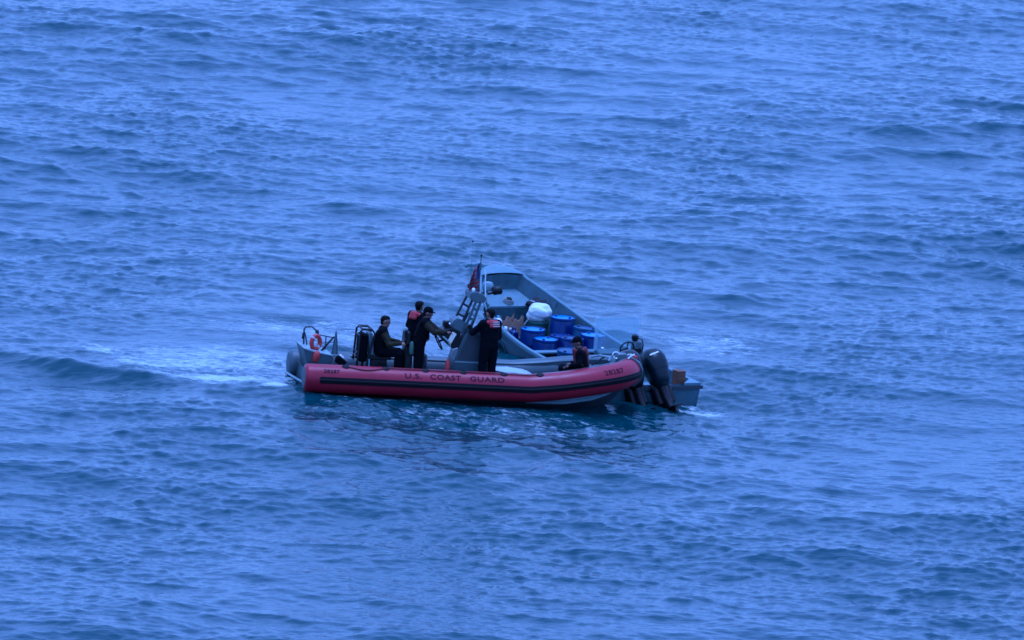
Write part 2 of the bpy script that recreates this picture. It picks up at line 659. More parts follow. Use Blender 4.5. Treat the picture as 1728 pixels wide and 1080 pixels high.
def collar_pt(s, ang, rad):
    """s metres along the collar from the near stern end, ang up from the outboard horizontal"""
    k = max(0, min(len(CP) - 2, int(np.searchsorted(CLEN, s)) - 1))
    t = (s - CLEN[k]) / (CLEN[k + 1] - CLEN[k])
    p = CP[k].lerp(CP[k + 1], t)
    _, o1, u1_ = collar_frame(k)
    _, o2, u2_ = collar_frame(k + 1)
    o, u_ = o1.lerp(o2, t), u1_.lerp(u2_, t)
    return p + (o * math.cos(ang) + u_ * math.sin(ang)) * rad


def text_mesh(txt, size):
    cu = bpy.data.curves.new('t', 'FONT')
    cu.body = txt
    cu.size = size
    cu.space_character = 1.12
    cu.space_word = 1.25
    cu.offset = .004
    ob = bpy.data.objects.new('t', cu)
    COL.objects.link(ob)
    dg = bpy.context.evaluated_depsgraph_get()
    me = bpy.data.meshes.new_from_object(ob.evaluated_get(dg))
    bpy.data.objects.remove(ob)
    bpy.data.curves.remove(cu)
    return me


def collar_text(txt, size, s0, length, ang_mid, parent, name='lettering', back=False):
    me = text_mesh(txt, size)
    bm = bmesh.new()
    bm.from_mesh(me)
    xs = [v.co.x for v in bm.verts]
    ys = [v.co.y for v in bm.verts]
    x0, x1, y0, y1 = min(xs), max(xs), min(ys), max(ys)
    for k in range(1, 6):
        y = lerp(y0, y1, k / 6)
        bmesh.ops.bisect_plane(bm, geom=bm.verts[:] + bm.edges[:] + bm.faces[:], plane_co=(0, y, 0), plane_no=(0, 1, 0))
    kx = length / (x1 - x0)
    for v in bm.verts:
        s = s0 + (v.co.x - x0) * kx
        a = ang_mid + (v.co.y - (y0 + y1) / 2) / CR
        v.co = collar_pt(s, a, CR + .005)
    bm.to_mesh(me)
    bm.free()
    me.materials.clear()
    me.materials.append(M['letter'])
    o = bpy.data.objects.new(name, me)
    COL.objects.link(o)
    o.parent = parent
    return o


def make_patrol_boat():
    root = thing('patrol_boat', RB, 'grey rigid inflatable patrol boat with red collar lettered U.S. COAST GUARD', 'boat')
    # collar: red outside, grey along the inboard side, rounded grey ends
    mb = MB()
    n = 40
    secs, nP = [], len(CP)
    def ring(i, rad, shift=0.):
        t, o, u_ = collar_frame(i)
        c = CP[i] + t * shift
        return [c + (o * math.cos(2 * math.pi * j / n) + u_ * math.sin(2 * math.pi * j / n)) * rad for j in range(n)]
    for a in (90, 70, 50, 30, 12):
        secs.append(ring(0, CR - .10 * (1 - math.cos(R(a))), -.10 * math.sin(R(a))))
    for i in range(nP):
        secs.append(ring(i, CR))
    for a in (12, 30, 50, 70, 90):
        secs.append(ring(nP - 1, CR - .10 * (1 - math.cos(R(a))), .10 * math.sin(R(a))))
    mb.loft(secs, closed=True, cap0=True, cap1=True)
    co = mb.build('collar', ['collar', 'collar_grey'], root, angle=60)
    k = 0
    idx = []
    for i in range(len(secs) - 1):
        for j in range(n):
            a = 360 * (j + .5) / n
            grey = (100 if i < nP // 2 + 4 else 48) < a < 262 or i >= len(secs) - 6 or i < 1
            idx.append(1 if grey else 0)
    idx += [1, 1]
    co.data.polygons.foreach_set('material_index', idx)
    # rubbing strake: a flat black band with two ribs
    mb = MB()
    prof = [(-14, 0), (-13, .018), (-4, .020), (-2.5, .030), (2.5, .030), (4, .020), (13, .018), (14, 0)]
    s_a, s_b = .22, CLEN[-1] - .22
    st = []
    for i in range(150):
        s = lerp(s_a, s_b, i / 149)
        st.append([collar_pt(s, R(a + 1), CR - .004 + d) for a, d in prof])
    mb.loft(st, cap0=True, cap1=True)
    mb.build('rub_strake', 'black_rubber', co, angle=30)
    for wd, a, b in (('U.S.', 2.11, .37), ('COAST', 2.67, .69), ('GUARD', 3.56, .77)):
        collar_text(wd, .17, a, b, R(37), co)
    collar_text('28287', .17, 6.58, .47, R(40), co, 'number')
    collar_text('28287', .12, .30, .36, R(40), co, 'number')
    # lifeline pads and the slack line between the two aft ones
    pads = [(-2.85), (-1.96), (-1.08), (-.23), (.68), (1.52)]
    pp = []
    for x in pads:
        s = x + 3.66
        mb = MB()
        rings = []
        for rr_, d in ((.078, -.004), (.074, .014), (.05, .026), (.0, .032)):
            rings.append([collar_pt(s + rr_ * 1.15 * math.cos(2 * math.pi * j / 16), R(72) + rr_ * math.sin(2 * math.pi * j / 16) / CR, CR + d) for j in range(16)])
        mb.loft(rings, closed=True)
        mb.build('handle_pad', 'black_rubber', co)
        pp.append(s)
    for k in range(5):
        a, b = pp[k], pp[k + 1]
        sag = (.34, .05, .06, .05, .06)[k]
        pts = [collar_pt(lerp(a, b, t), R(72) - sag * 4 * t * (1 - t), CR + .018) for t in np.linspace(0, 1, 20)]
        MB().tube(pts, .012, 8).build('lifeline', 'rope', co)
    # grey bow fender over the nose of the collar
    mb = MB()
    st = []
    for i in range(24):
        s = lerp(CLEN[-1] / 2 - .16, CLEN[-1] / 2 + .80, i / 23)
        st.append([collar_pt(s, R(a), CR + .03 + .02 * math.cos(R(a))) for a in (-62, -58, -30, -8, 14, 40, 62, 84, 88)]
                  + [collar_pt(s, R(a), CR - .01) for a in (88, -62)])
    mb.loft(st, closed=True, cap0=True, cap1=True)
    mb.build('bow_fender', 'collar_grey', root, angle=35)

    # aluminium hull: V bottom, chine, stem, transom
    mb = MB()
    secs = []
    for x in np.linspace(-3.55, 3.72, 40):
        kz = interp(x, [-3.6, 1.5, 2.6, 3.05, 3.3, 3.5, 3.72], [-.42, -.40, -.33, -.24, -.06, .16, .42])
        cz = interp(x, [-3.6, 1.0, 2.1, 2.8, 3.2, 3.72], [-.08, -.06, -.03, .07, .19, .46])
        tz = interp(x, CZX, CZY) - .05
        hw = interp(x, [-3.6, .9, 1.6, 2.2, 2.8, 3.2, 3.5, 3.72], [.72, .74, .86, .88, .70, .48, .26, .03])
        cw = hw * .86
        kz = min(kz, cz - .02)
        s1 = [(x, -hw, tz), (x, -hw * .98, cz + .10), (x, -cw - .05 * hw, cz + .03), (x, -cw, cz), (x, -cw * .55, lerp(cz, kz, .55)), (x, 0, kz)]
        secs.append(s1 + [(p[0], -p[1], p[2]) for p in s1[-2::-1]])
    mb.loft(secs, cap0=True)
    hull = mb.build('hull', ['alu_light', 'bottom_paint'], root, angle=25)
    for p in hull.data.polygons:
        c = p.center
        cz = interp(c.x, [-3.6, 1.0, 2.1, 2.8, 3.2, 3.72], [-.08, -.06, -.03, .07, .19, .46])
        p.material_index = 1 if c.z < cz - .01 or c.x < 1.3 else 0
    mb = MB()        # spray rail along the near chine
    for sgn in (-1, 1):
        pts = []
        for x in np.linspace(1.4, 3.3, 14):
            hw = interp(x, [-3.6, .9, 1.6, 2.2, 2.8, 3.2, 3.5, 3.72], [.72, .74, .86, .88, .70, .48, .26, .03])
            cz = interp(x, [-3.6, 1.0, 2.1, 2.8, 3.2, 3.72], [-.08, -.06, -.03, .07, .19, .46])
            pts.append((x, sgn * (hw * .90 + .02), cz + .05))
        MB().tube(pts, .035, 6).build('spray_rail', 'alu_light', hull)
    # inner liner, sole, gunwale plates
    mb = MB()
    out_l, in_l = [], []
    secs = []
    for x in np.linspace(-3.5, 3.45, 30):
        hw = interp(x, [-3.6, 1.4, 2.2, 2.8, 3.2, 3.45], [.80, .80, .72, .52, .30, .10])
        fz = interp(x, [-3.6, 1.0, 2.2, 3.45], [.20, .20, .26, .45])
        secs.append([(x, -hw, fz + .002), (x, hw, fz + .002)])
    mb.loft(secs)
    mb.build('deck', 'deck', root)
    for sgn in (-1, 1):
        mb = MB()
        secs = []
        for x in np.linspace(-3.55, 3.3, 44):
            hw = interp(x, [-3.6, 1.4, 2.2, 2.8, 3.2, 3.45], [.80, .80, .72, .52, .30, .10])
            fz = interp(x, [-3.6, 1.0, 2.2, 3.45], [.18, .18, .24, .43])
            tz = interp(x, CZX, CZY) + .285
            secs.append([(x, sgn * (hw - .01), fz), (x, sgn * (hw - .01), tz - .03), (x, sgn * (hw + .02), tz), (x, sgn * (hw + .13), tz + .004), (x, sgn * (hw + .13), tz - .05)])
        mb.loft(secs)
        mb.build('gunwale', 'aluminium', root, angle=30)
    # foredeck hatch and bow gear
    MB().prism([(.55, .20), (.55, .50), (.72, .57), (1.05, .58), (1.45, .54), (1.62, .45), (1.66, .24)], -.42, .44, 1, .04).build('fore_hatch', 'hatch_white', root)
    MB().box((.62, -.52, .58), (.34, .05, .07), rot=Matrix.Rotation(R(8), 3, 'Y'), bev=.01).build('fore_bracket', 'black', root)
    MB().box((2.9, .0, .60), (.62, .72, .30), taper=.85, bev=.04).build('bow_locker', 'aluminium', root)
    mb = MB()
    mb.box((3.52, .02, .93), (.26, .20, .28), taper=.9, bev=.03)
    mb.build('anchor_locker', 'dash', root)
    MB().tube([(3.36 + .07 * math.cos(a), -.12, 1.03 + .07 * math.sin(a)) for a in np.linspace(.3, 5.2, 14)], .02, 8).build('bow_shackle', 'silver', root)
    MB().box((3.82, -.02, .98), (.10, .12, .10), bev=.02).build('bow_light', 'vest_red', root)
    MB().tube([(3.16, -.35, .93), (3.2, -.3, 1.0), (3.05, .1, .98), (2.9, .32, .9)], .022, 8).build('bow_rail', 'alu_light', root)
    MB().tube([(3.6, -.25, .98), (3.72, -.1, 1.03), (3.75, .1, 1.03), (3.66, .25, .98)], .02, 8).build('bow_handle', 'silver', root)
    MB().tube([(2.72, -.62, .86), (2.86, -.6, .92), (2.95, -.52, 1.0), (3.02, -.5, 1.03)], .018, 8).build('bow_line', 'black_rubber', root)

    # console
    con = MB()
    con.prism([(-.30, .20), (-.33, .66), (-.24, 1.02), (-.06, 1.44), (.28, 1.44), (.50, 1.0), (.56, .20)], -.38, .38, 1, .03)
    cons = con.build('console', 'aluminium', root, angle=30)
    MB().prism([(-.245, .78), (-.17, 1.03), (-.02, 1.37), (.20, 1.37), (.38, 1.0), (.40, .78)], -.386, -.378, 1).build('side_panel', 'bottom_paint', cons, smooth=False)
    MB().prism([(-.30, .765), (-.30, .74), (.50, .74), (.50, .765)], -.40, -.379, 1).build('panel_trim', 'alu_light', cons, smooth=False)
    MB().prism([(-.41, 1.47), (-.40, 1.56), (-.33, 1.68), (-.24, 1.70), (-.04, 1.56), (-.02, 1.40), (-.17, 1.35)], -.26, .26, 1, .03).build('dash_hood', 'dash', cons, angle=35)
    MB().prism([(-.66, 1.27), (-.62, 1.38), (-.40, 1.47), (-.22, 1.42), (-.16, 1.05), (-.36, 1.02)], -.34, .34, 1, .02).build('dashboard', 'black', cons, angle=35)
    MB().box((-.47, .05, 1.52), (.14, .18, .14), bev=.02).build('instrument', 'black', cons)
    MB().box((-.43, -.16, 1.55), (.05, .06, .05), bev=.01).build('gauge', 'silver', cons)
    MB().box((-.40, -.365, 1.27), (.10, .02, .25), rot=Matrix.Rotation(R(26), 3, 'Y'), bev=.006).build('chart_card', 'screen', cons)
    MB().box((-.443, -.380, 1.16), (.07, .006, .05), rot=Matrix.Rotation(R(26), 3, 'Y'), bev=.002).build('card_strip', 'chart_yellow', cons)
    MB().tube([(-.62, -.30, 1.30), (-.56, -.36, 1.26), (-.47, -.38, 1.18), (-.42, -.37, 1.08)], .022, 8).build('grab_rail', 'radar', cons)
    wh = MB()
    wp = []
    for a in np.linspace(0, 2 * math.pi, 29)[:-1]:
        wp.append(Vector((-.62, .02, 1.12)) + Matrix.Rotation(R(-28), 3, 'Y') @ Vector((0, .19 * math.cos(a), .19 * math.sin(a))))
    wh.tube(wp, .016, 8, closed=True)
    wo = wh.build('steering_wheel', 'black', cons)
    MB().tube([(-.62, .02, 1.12), (-.38, .02, 1.22)], .025, 8).build('wheel_shaft', 'black', wo)
    MB().tube([(-.33, -.40, .80), (-.40, -.42, .92), (-.36, -.42, 1.02), (-.26, -.40, 1.05)], .016, 8).build('side_handle', 'radar', cons)
    MB().lathe([(.0, 0), (.05, .0), (.055, .02), (.055, .30), (.03, .35), (.02, .40), (0, .40)], (-.47, -.46, .42), 14).build('fire_extinguisher', 'orange', root)
    # windscreen above the console
    fr = MB()
    for y in (-.36, .36):
        fr.tube([(-.06, y, 1.43), (.06, y * .92, 1.72), (.10, y * .85, 1.76)], .018, 8)
    fr.tube([(.10, -.31, 1.76), (.10, .31, 1.76)], .018, 8)
    fr.build('windscreen_frame', 'aluminium', cons)
    MB().add([(-.05, -.34, 1.45), (-.05, .34, 1.45), (.085, .30, 1.74), (.085, -.30, 1.74), (-.043, -.34, 1.445), (-.043, .34, 1.445), (.092, .30, 1.735), (.092, -.30, 1.735)],
             [[0, 1, 2, 3], [7, 6, 5, 4], [0, 4, 5, 1], [1, 5, 6, 2], [2, 6, 7, 3], [3, 7, 4, 0]]).build('windscreen', 'acrylic', cons, smooth=False)

    # folding mast: two ladder frames and a top plate with its gear
    mast = MB()
    def frame(y, a0, a1, b0, b1, name, mt):
        o = MB()
        def bar(p, q, w_, d_):
            p, q = Vector((p[0], y, p[1])), Vector((q[0], y, q[1]))
            dirv = (q - p)
            rot = Matrix.Rotation(math.atan2(dirv.x, dirv.z), 3, 'Y')
            o.box((p + q) / 2, (w_, d_, dirv.length), rot=rot, bev=.008)
        bar(a0, a1, .05, .06)
        bar(b0, b1, .05, .06)
        for t in (.05, .38, .70, .97):
            p = (lerp(a0[0], a1[0], t), lerp(a0[1], a1[1], t))
            q = (lerp(b0[0], b1[0], t), lerp(b0[1], b1[1], t))
            bar(p, q, .05, .05)
        return o.build(name, mt, mo)
    mo = thing('mast', Matrix(), None, None)
    mo.parent = root
    mo.matrix_local = Matrix()
    frame(.30, (-.30, 1.45), (.01, 2.17), (-.11, 1.40), (.14, 2.08), 'side_frame', 'bottom_paint')
    frame(-.30, (-.12, 1.46), (.10, 2.13), (.0, 1.44), (.20, 2.11), 'side_frame', 'aluminium')
    mast.prism([(-.05, 2.14), (-.04, 2.28), (.08, 2.31), (.30, 2.22), (.31, 2.10), (.10, 2.06)], -.34, .34, 1, .02)
    mast.build('top_plate', 'dash', mo, angle=35)
    MB().tube([(.19, 0, 2.2), (.19, 0, 3.08)], [.018, .010], 8).build('mast_pole', 'aluminium', mo)
    MB().lathe([(0, 0), (.022, 0), (.022, .04), (0, .05)], (.19, 0, 3.06), 10).build('mast_light', 'black', mo)
    MB().tube([(.03, .1, 2.25), (.0, .1, 2.9), (-.01, .08, 3.36)], [.004, .0025, .002], 6).build('whip_antenna', 'bottom_paint', mo)
    MB().lathe([(0, 0), (.02, .01), (.022, .035), (.0, .05)], (-.01, .08, 3.35), 8).build('antenna_tip', 'black', mo)
    MB().tube([(.30, -.3, 2.10), (.245, -.3, 2.80)], [.016, .010], 8).build('white_antenna', 'white', mo)
    MB().tube([(.20, -.2, 2.2), (.23, -.2, 2.5), (.33, -.15, 2.72)], [.01, .008, .005], 6).build('wire_antenna', 'alu_light', mo)
    mb = MB()
    mb.lathe([(0, -.10), (.09, -.10), (.12, -.06), (.12, .04), (.09, .09), (0, .11)], (.40, .05, 2.40), 20)
    mb.build('radar_dome', 'radar', mo)
    MB().tube([(.25, .05, 2.22), (.40, .05, 2.29)], .03, 8).build('radar_arm', 'aluminium', mo)
    mb = MB()
    mb.lathe([(0, -.11), (.07, -.11), (.095, -.08), (.095, .07), (.07, .10), (0, .10)], (.60, -.05, 2.33), 18, rot=Matrix.Rotation(R(80), 3, 'Y'))
    mb.build('searchlight', 'black', mo)
    MB().tube([(.38, -.05, 2.24), (.50, -.05, 2.27), (.56, -.05, 2.30)], .025, 8).build('searchlight_arm', 'black', mo)
    MB().lathe([(0, 0), (.035, 0), (.038, .02), (.035, .05), (.015, .07), (0, .07)], (.05, -.12, 2.30), 14).build('gps_puck', 'white', mo)
    MB().box((.03, .22, 2.36), (.10, .10, .10), bev=.02).build('horn', 'black', mo)
    MB().tube([(.30, -.25, 2.15), (.42, -.3, 1.85), (.40, -.3, 1.6), (.34, -.3, 1.42)], .022, 8).build('forward_stay', 'aluminium', mo)

    # seats: tall dark frame aft, jockey seat, bolster ahead
    def seat(name, x, y):
        s = thing(name, Matrix(), None, None)
        s.parent = root
        s.matrix_local = Matrix.Translation((x, y, .20))
        return s
    s = seat('crew_seat', -1.95, 0)
    MB().box((0, 0, .26), (.46, .34, .50), taper=.8, bev=.03).build('pedestal', 'black', s)
    MB().box((.02, 0, .53), (.50, .38, .10), bev=.04).build('cushion', 'black', s)
    MB().box((-.20, 0, .82), (.09, .42, .50), rot=Matrix.Rotation(R(-8), 3, 'Y'), bev=.035).build('backrest', 'dash', s)
    fr = MB()
    for y in (-.26, .26):
        fr.tube([(-.52, y, .0), (-.50, y, .40), (-.47, y, 1.10), (-.42, y, 1.15), (-.22, y, 1.15), (-.15, y, 1.06), (-.28, y, .45), (-.30, y, 0)], .026, 8)
    for x, z in ((-.48, 1.0), (-.43, 1.15), (-.22, 1.15), (-.49, .62)):
        fr.tube([(x, -.26, z), (x, .26, z)], .022, 8)
    fr.build('rack_frame', 'black', s)
    pk = MB()
    pk.box((-.37, .02, .72), (.20, .44, .62), taper=.92, bev=.06)
    pk.build('gear_pack', 'black_cloth', s)
    MB().tube([(-.02, -.24, 0), (-.02, -.24, .36), (.04, -.24, .42), (.12, -.24, .40), (.14, -.24, .05)], .02, 8).build('side_rail', 'black', s)
    MB().tube([(-.23, -.28, 0.), (-.24, -.28, .5)], .016, 8).build('post', 'alu_light', s)
    s2 = seat('helm_bolster', -1.28, 0)
    MB().box((0, 0, .42), (.30, .5, .82), taper=.75, bev=.05).build('pedestal', 'black', s2)
    MB().box((-.06, 0, .98), (.13, .46, .30), taper=.9, bev=.04).build('backrest', 'black', s2)
    MB().tube([(-.10, -.2, 1.0), (-.12, -.2, 1.16)], .035, 8).build('grip', 'black', s2)
    MB().lathe([(0, 0), (.055, 0), (.06, .02), (.06, .24), (.03, .28), (0, .28)], (.02, -.30, .66), 14).build('canister', 'green', s2)
    MB().tube([(.08, -.30, .02), (.06, -.30, .62)], .025, 8).build('post', 'silver', s2)
    MB().box((-1.0, .55, .5), (.5, .3, .55), bev=.05).build('side_locker', 'bottom_paint', root)

    # engine box and raised stern platform with its frames
    MB().box((-2.78, .12, .44), (.62, 1.1, .48), taper=.9, bev=.05).build('engine_box', 'bottom_paint', root)
    MB().prism([(-3.68, .88), (-3.40, .80), (-3.02, .74), (-2.98, .46), (-3.05, .22), (-3.50, .22), (-3.56, .5)], -.34, .62, 1, .015).build('stern_platform', 'aluminium', root, angle=30)
    MB().prism([(-3.70, .895), (-3.40, .815), (-3.02, .755), (-3.0, .73), (-3.40, .79), (-3.68, .86)], -.37, .65, 1, .006).build('platform_lip', 'alu_light', root, angle=30)
    MB().prism([(-.98, -.05), (-.98, .42), (.98, .42), (.98, -.05), (0, -.40)], -3.60, -3.552, 0).build('transom', 'aluminium', root, smooth=False)
    MB().tube([(-3.80, 1.0, .13), (-3.70, .2, .12), (-3.62, -.62, .13)], .028, 8).build('stern_bar', 'alu_light', root)
    MB().tube([(-3.60, .85, .10), (-3.66, .85, .26)], .07, 12).build('exhaust', 'black', root)
    MB().box((-3.75, 1.02, .34), (.02, .36, .012), bev=.002).build('seam', 'bottom_paint', root)
    tf = MB()
    tf.tube([(-3.54, .45, .85), (-3.555, .45, 1.18), (-3.52, .45, 1.24), (-3.38, .45, 1.25), (-3.30, .42, 1.18), (-3.24, .38, 1.10)], .02, 8)
    tf.tube([(-3.47, .45, .84), (-3.50, .45, 1.0), (-3.54, .45, 1.12)], .016, 8)
    tf.build('tow_frame', 'bottom_paint', root)
    MB().box((-3.57, .45, 1.04), (.05, .07, .14), taper=.5, bev=.01).build('stern_light', 'black', root)
    MB().lathe([(0, 0), (.04, 0), (.045, .04), (.02, .07), (0, .08)], (-3.27, .4, 1.12), 10).build('frame_knob', 'black', root)
    rl = MB()
    rl.tube([(-3.26, .3, 1.10), (-3.10, .2, 1.09), (-2.96, .1, 1.08)], .013, 8)
    rl.tube([(-3.10, .2, 1.09), (-3.10, .2, .78)], .013, 8)
    rl.tube([(-3.40, .36, .98), (-3.15, .25, .93), (-2.95, .1, .98)], .007, 6)
    rl.build('stern_rail', 'bottom_paint', root)
    MB().tube([(-3.20, .1, .77), (-3.10, .1, .90), (-2.94, .1, 1.10)], [.03, .022, .018], 8).build('davit_arm', 'black', root)
    pst = MB()
    pst.lathe([(.085, 0), (.07, .05), (.05, .26), (.028, .40), (.018, .50), (0, .52)], (-2.90, .1, .72), 12)
    pst.build('tow_post', 'aluminium', root)
    MB().tube([(-2.88, .05, .95), (-2.60, .0, .80), (-2.40, -.05, .72)], .008, 6).build('tow_line', 'rope_pale', root)
    MB().box((-2.84, -.32, .62), (.26, .16, .18), rot=Matrix.Rotation(R(35), 3, 'Y'), bev=.03).build('stern_bag', 'black_cloth', root)
    MB().box((-2.82, -.36, .74), (.12, .05, .04), rot=Matrix.Rotation(R(35), 3, 'Y'), bev=.01).build('bag_label', 'white', root)
    return root


make_patrol_boat()


# ------------------------------------------------------------------ skiff (panga)
PL, PBm, PSH, PBP, PTW = 7.973, 2.523, 1.139, 2.505, .888


def pw(x):
    t = (x + PL / 2) / PL
    t = min(max(t, 0), 1)
    if t < .35:
        wv = PTW + (1 - PTW) * math.sin(t / .35 * math.pi / 2)
    elif t > .4:
        wv = (1 - ((t - .4) / .6) ** PBP) ** .54
    else:
        wv = 1
    return wv * PBm / 2


def pz(x):
    t = min(max((x + PL / 2) / PL, 0), 1)
    z = .62 + PSH * max(0, (min(t, .93) - .2) / .8) ** 2.56
    return z + .17 * (1 - (1 - max(0, (t - .93) / .07)) ** 2) * 1.15


def make_skiff():
    root = thing('fishing_skiff', PG, 'long open pale grey skiff loaded with blue drums lying behind the patrol boat', 'boat')
    xs = list(np.linspace(-PL / 2, 2.6, 34)) + list(np.linspace(2.7, 3.8, 18)) + list(PL / 2 - .002 - .18 * np.linspace(1, 0, 14)[1:] ** 2)
    outer, inner, cap = [], [], []
    for x in xs:
        wv, g = pw(x), pz(x)
        kz = interp(x, [-4.1, 1.5, 2.6, 3.3, 3.7, 3.9, 3.99], [-.28, -.26, -.05, .35, .80, 1.15, 1.45])
        cz = interp(x, [-4.1, .5, 2.2, 3.2, 3.8, 3.99], [.0, .06, .36, .80, 1.2, 1.50])
        cw = wv * interp(x, [-4.1, .5, 2.5, 3.5, 4.03], [.86, .82, .62, .5, .4])
        kz = min(kz, cz - .01)
        mz, mw = lerp(cz, g, .5), lerp(cw, wv, .62)
        h = [(x, wv, g), (x, wv - .005, g - .10), (x, wv - .045, g - .115), (x, mw, mz), (x, cw + .03, cz + .02), (x, cw, cz - .01), (x, cw * .5, lerp(cz, kz, .5) - .01), (x, 0, kz)]
        outer.append(h + [(p[0], -p[1], p[2]) for p in h[-2::-1]])
        iw = max(wv - .07, .01)
        fl = max(kz + .12, -.10)
        icw = max(min(cw - .05, iw), .008)
        h = [(x, iw, g), (x, lerp(icw, iw, .66), lerp(cz, g, .55)), (x, icw, max(cz, fl) + .02), (x, icw * .9, max(cz - .08, fl)), (x, 0, max(fl, cz - .1))]
        inner.append(h + [(p[0], -p[1], p[2]) for p in h[-2::-1]])
    hull = MB().loft(outer, cap0=True).build('hull', ['panga', 'bottom_paint'], root, angle=28)
    MB().loft(inner).build('hull_liner', 'panga_in', root, angle=35)
    # gunwale: a rounded cap running right round from stern to stern
    path = [(x, pw(x), pz(x)) for x in xs] + [(x, -pw(x), pz(x)) for x in xs[::-1]]
    for sgn, nm in ((1, 'gunwale'), (-1, 'gunwale')):
        secs = []
        for x in xs:
            wv, g = pw(x), pz(x)
            a, b = wv + .03, max(wv - .055, .0)
            secs.append([(x, sgn * a, g - .05), (x, sgn * a, g + .012), (x, sgn * (a - .02), g + .03), (x, sgn * (b + .02), g + .03), (x, sgn * b, g + .012), (x, sgn * b, g - .03)])
        MB().loft(secs, cap0=True, cap1=True).build(nm, 'panga_trim', root, angle=30)
    # stringers inside the topsides
    for sgn in (-1, 1):
        pts = []
        for x in np.linspace(-3.8, 2.9, 30):
            pts.append((x, sgn * (pw(x) - .10), lerp(.05, pz(x), .62)))
        MB().tube(pts, .022, 6).build('stringer', 'panga_in', root)
    # frames
    for x in (-3.0, -2.2, -.75, 1.35, 2.45):
        for sgn in (-1, 1):
            wv, g = pw(x), pz(x)
            MB().tube([(x, sgn * (wv - .085), g - .02), (x, sgn * (wv * .92 - .085), g * .55), (x, sgn * (wv * .80 - .06), .06)], .028, 6).build('rib', 'panga_in', root)
    # floor boards
    y0 = -.72
    for k in range(6):
        MB().box((-1.0, y0 + .288 * k, -.085), (5.4, .27, .025), bev=.006).build('floor_board', 'panga_floor', root)
    # thwarts
    MB().box((-.12, 0, .575), (.22, 2 * pw(-.12) - .2, .05), bev=.01).build('thwart', 'panga_trim', root)
    MB().box((-.03, 0, .40), (.03, 2 * pw(-.12) - .3, .30), bev=.006).build('thwart_riser', 'panga_in', root)
    # bow deck, bulkhead and sloping fore platform
    mb = MB()
    secs = []
    for x in list(np.linspace(3.50, 3.85, 8)) + [3.90, 3.94, 3.965, 3.98]:
        wv, g = max(pw(x) - .02, .01), pz(x)
        secs.append([(x, wv * math.cos(a), g + .035 + .07 * math.sin(a) * (wv / .6)) for a in np.linspace(0, math.pi, 11)])
    mb.loft(secs)
    mb.build('bow_deck', 'panga_trim', root)
    mb = MB()
    wv = pw(3.50) - .06
    mb.prism([(-wv, pz(3.5) + .02), (-wv * .86, 1.22), (wv * .86, 1.22), (wv, pz(3.5) + .02), (0, pz(3.5) + .07)], 3.53, 3.56, 0)
    mb.build('bow_bulkhead', 'panga', root, smooth=False)
    wv1, wv2 = pw(2.95) - .10, pw(3.52) - .10
    MB().add([(2.95, -wv1, 1.0), (2.95, wv1, 1.0), (3.54, wv2, 1.28), (3.54, -wv2, 1.28), (2.95, -wv1, .96), (2.95, wv1, .96), (3.54, wv2, 1.24), (3.54, -wv2, 1.24)],
             [[0, 1, 2, 3], [4, 7, 6, 5], [0, 4, 5, 1], [1, 5, 6, 2], [2, 6, 7, 3], [3, 7, 4, 0]]).build('fore_platform', 'panga_trim', root, smooth=False)
    wv = pw(2.97) - .10
    MB().prism([(-wv, .965), (-wv * .80, .45), (wv * .80, .45), (wv, .965)], 2.96, 2.99, 0).build('platform_riser', 'panga', root, smooth=False)
    MB().prism([(-.72, -.09), (-.72, .06), (.72, .06), (.72, -.09)], 1.42, 2.95, 0, .01).build('fore_step', 'panga_floor', root)
    # stern: transom board, splash well
    wv = pw(-4.0)
    MB().prism([(-wv, .58), (-wv * .93, .0), (0, -.2), (wv * .93, .0), (wv, .58), (.42, .58), (.42, .46), (-.42, .46), (-.42, .58)], -4.06, -3.98, 0).build('transom', 'panga', root, smooth=False)
    MB().box((-3.72, 0, .50), (.42, 2 * wv - .25, .04), bev=.008).build('splash_well', 'panga_trim', root)
    for sgn in (-1, 1):
        MB().prism([(-4.04, .625), (-3.5, .625), (-4.04, .628)], 0, .01, 1)
        MB().add([(-4.05, sgn * (wv + .02), .655), (-4.05, sgn * (wv - .42), .655), (-3.55, sgn * (wv + .01), .66), (-4.05, sgn * (wv + .02), .60), (-4.05, sgn * (wv - .42), .60), (-3.55, sgn * (wv + .01), .60)],
                 [[0, 1, 2], [5, 4, 3], [0, 3, 4, 1], [1, 4, 5, 2], [2, 5, 3, 0]]).build('corner_knee', 'panga_trim', root, smooth=False)
    mb = MB()
    mb.prism([(-wv - .05, .60), (-wv - .05, .52), (wv + .05, .52), (wv + .05, .60)], -4.10, -4.062, 0, .008)
    mb.build('stern_fender', 'bottom_paint', root)
    # bow cleat and rail block
    MB().box((1.0, pw(1.0) - .03, pz(1.0) + .06), (.10, .05, .07), bev=.015).build('cleat', 'white', root)
    # console with windscreen, wheel and instrument pod
    con = MB()
    con.prism([(-1.36, -.07), (-1.36, .86), (-1.42, .90), (-1.62, .84), (-1.70, .70), (-1.72, -.07)], -.95, .16, 1, .015)
    cons = con.build('console', 'panga', root, angle=30)
    for y in (.125, -.905):
        MB().box((-1.345, y, 1.21), (.03, .085, .80), bev=.008).build('windscreen_post', 'acrylic_milky', cons)
    MB().box((-1.345, -.39, 1.22), (.012, .95, .76), bev=.003).build('windscreen', 'acrylic', cons)
    wp = []
    rt = Matrix.Rotation(R(-20), 3, 'Y')
    for a in np.linspace(0, 2 * math.pi, 33)[:-1]:
        wp.append(Vector((-1.86, -.40, 1.0)) + rt @ Vector((0, .165 * math.cos(a), .165 * math.sin(a))))
    wo = MB().tube(wp, .017, 8, closed=True).build('steering_wheel', 'black', cons)
    sp = MB()
    for a in (90, 215, 325):
        sp.tube([(-1.85, -.40, 1.0), Vector((-1.86, -.40, 1.0)) + rt @ Vector((0, .16 * math.cos(R(a)), .16 * math.sin(R(a))))], .014, 6)
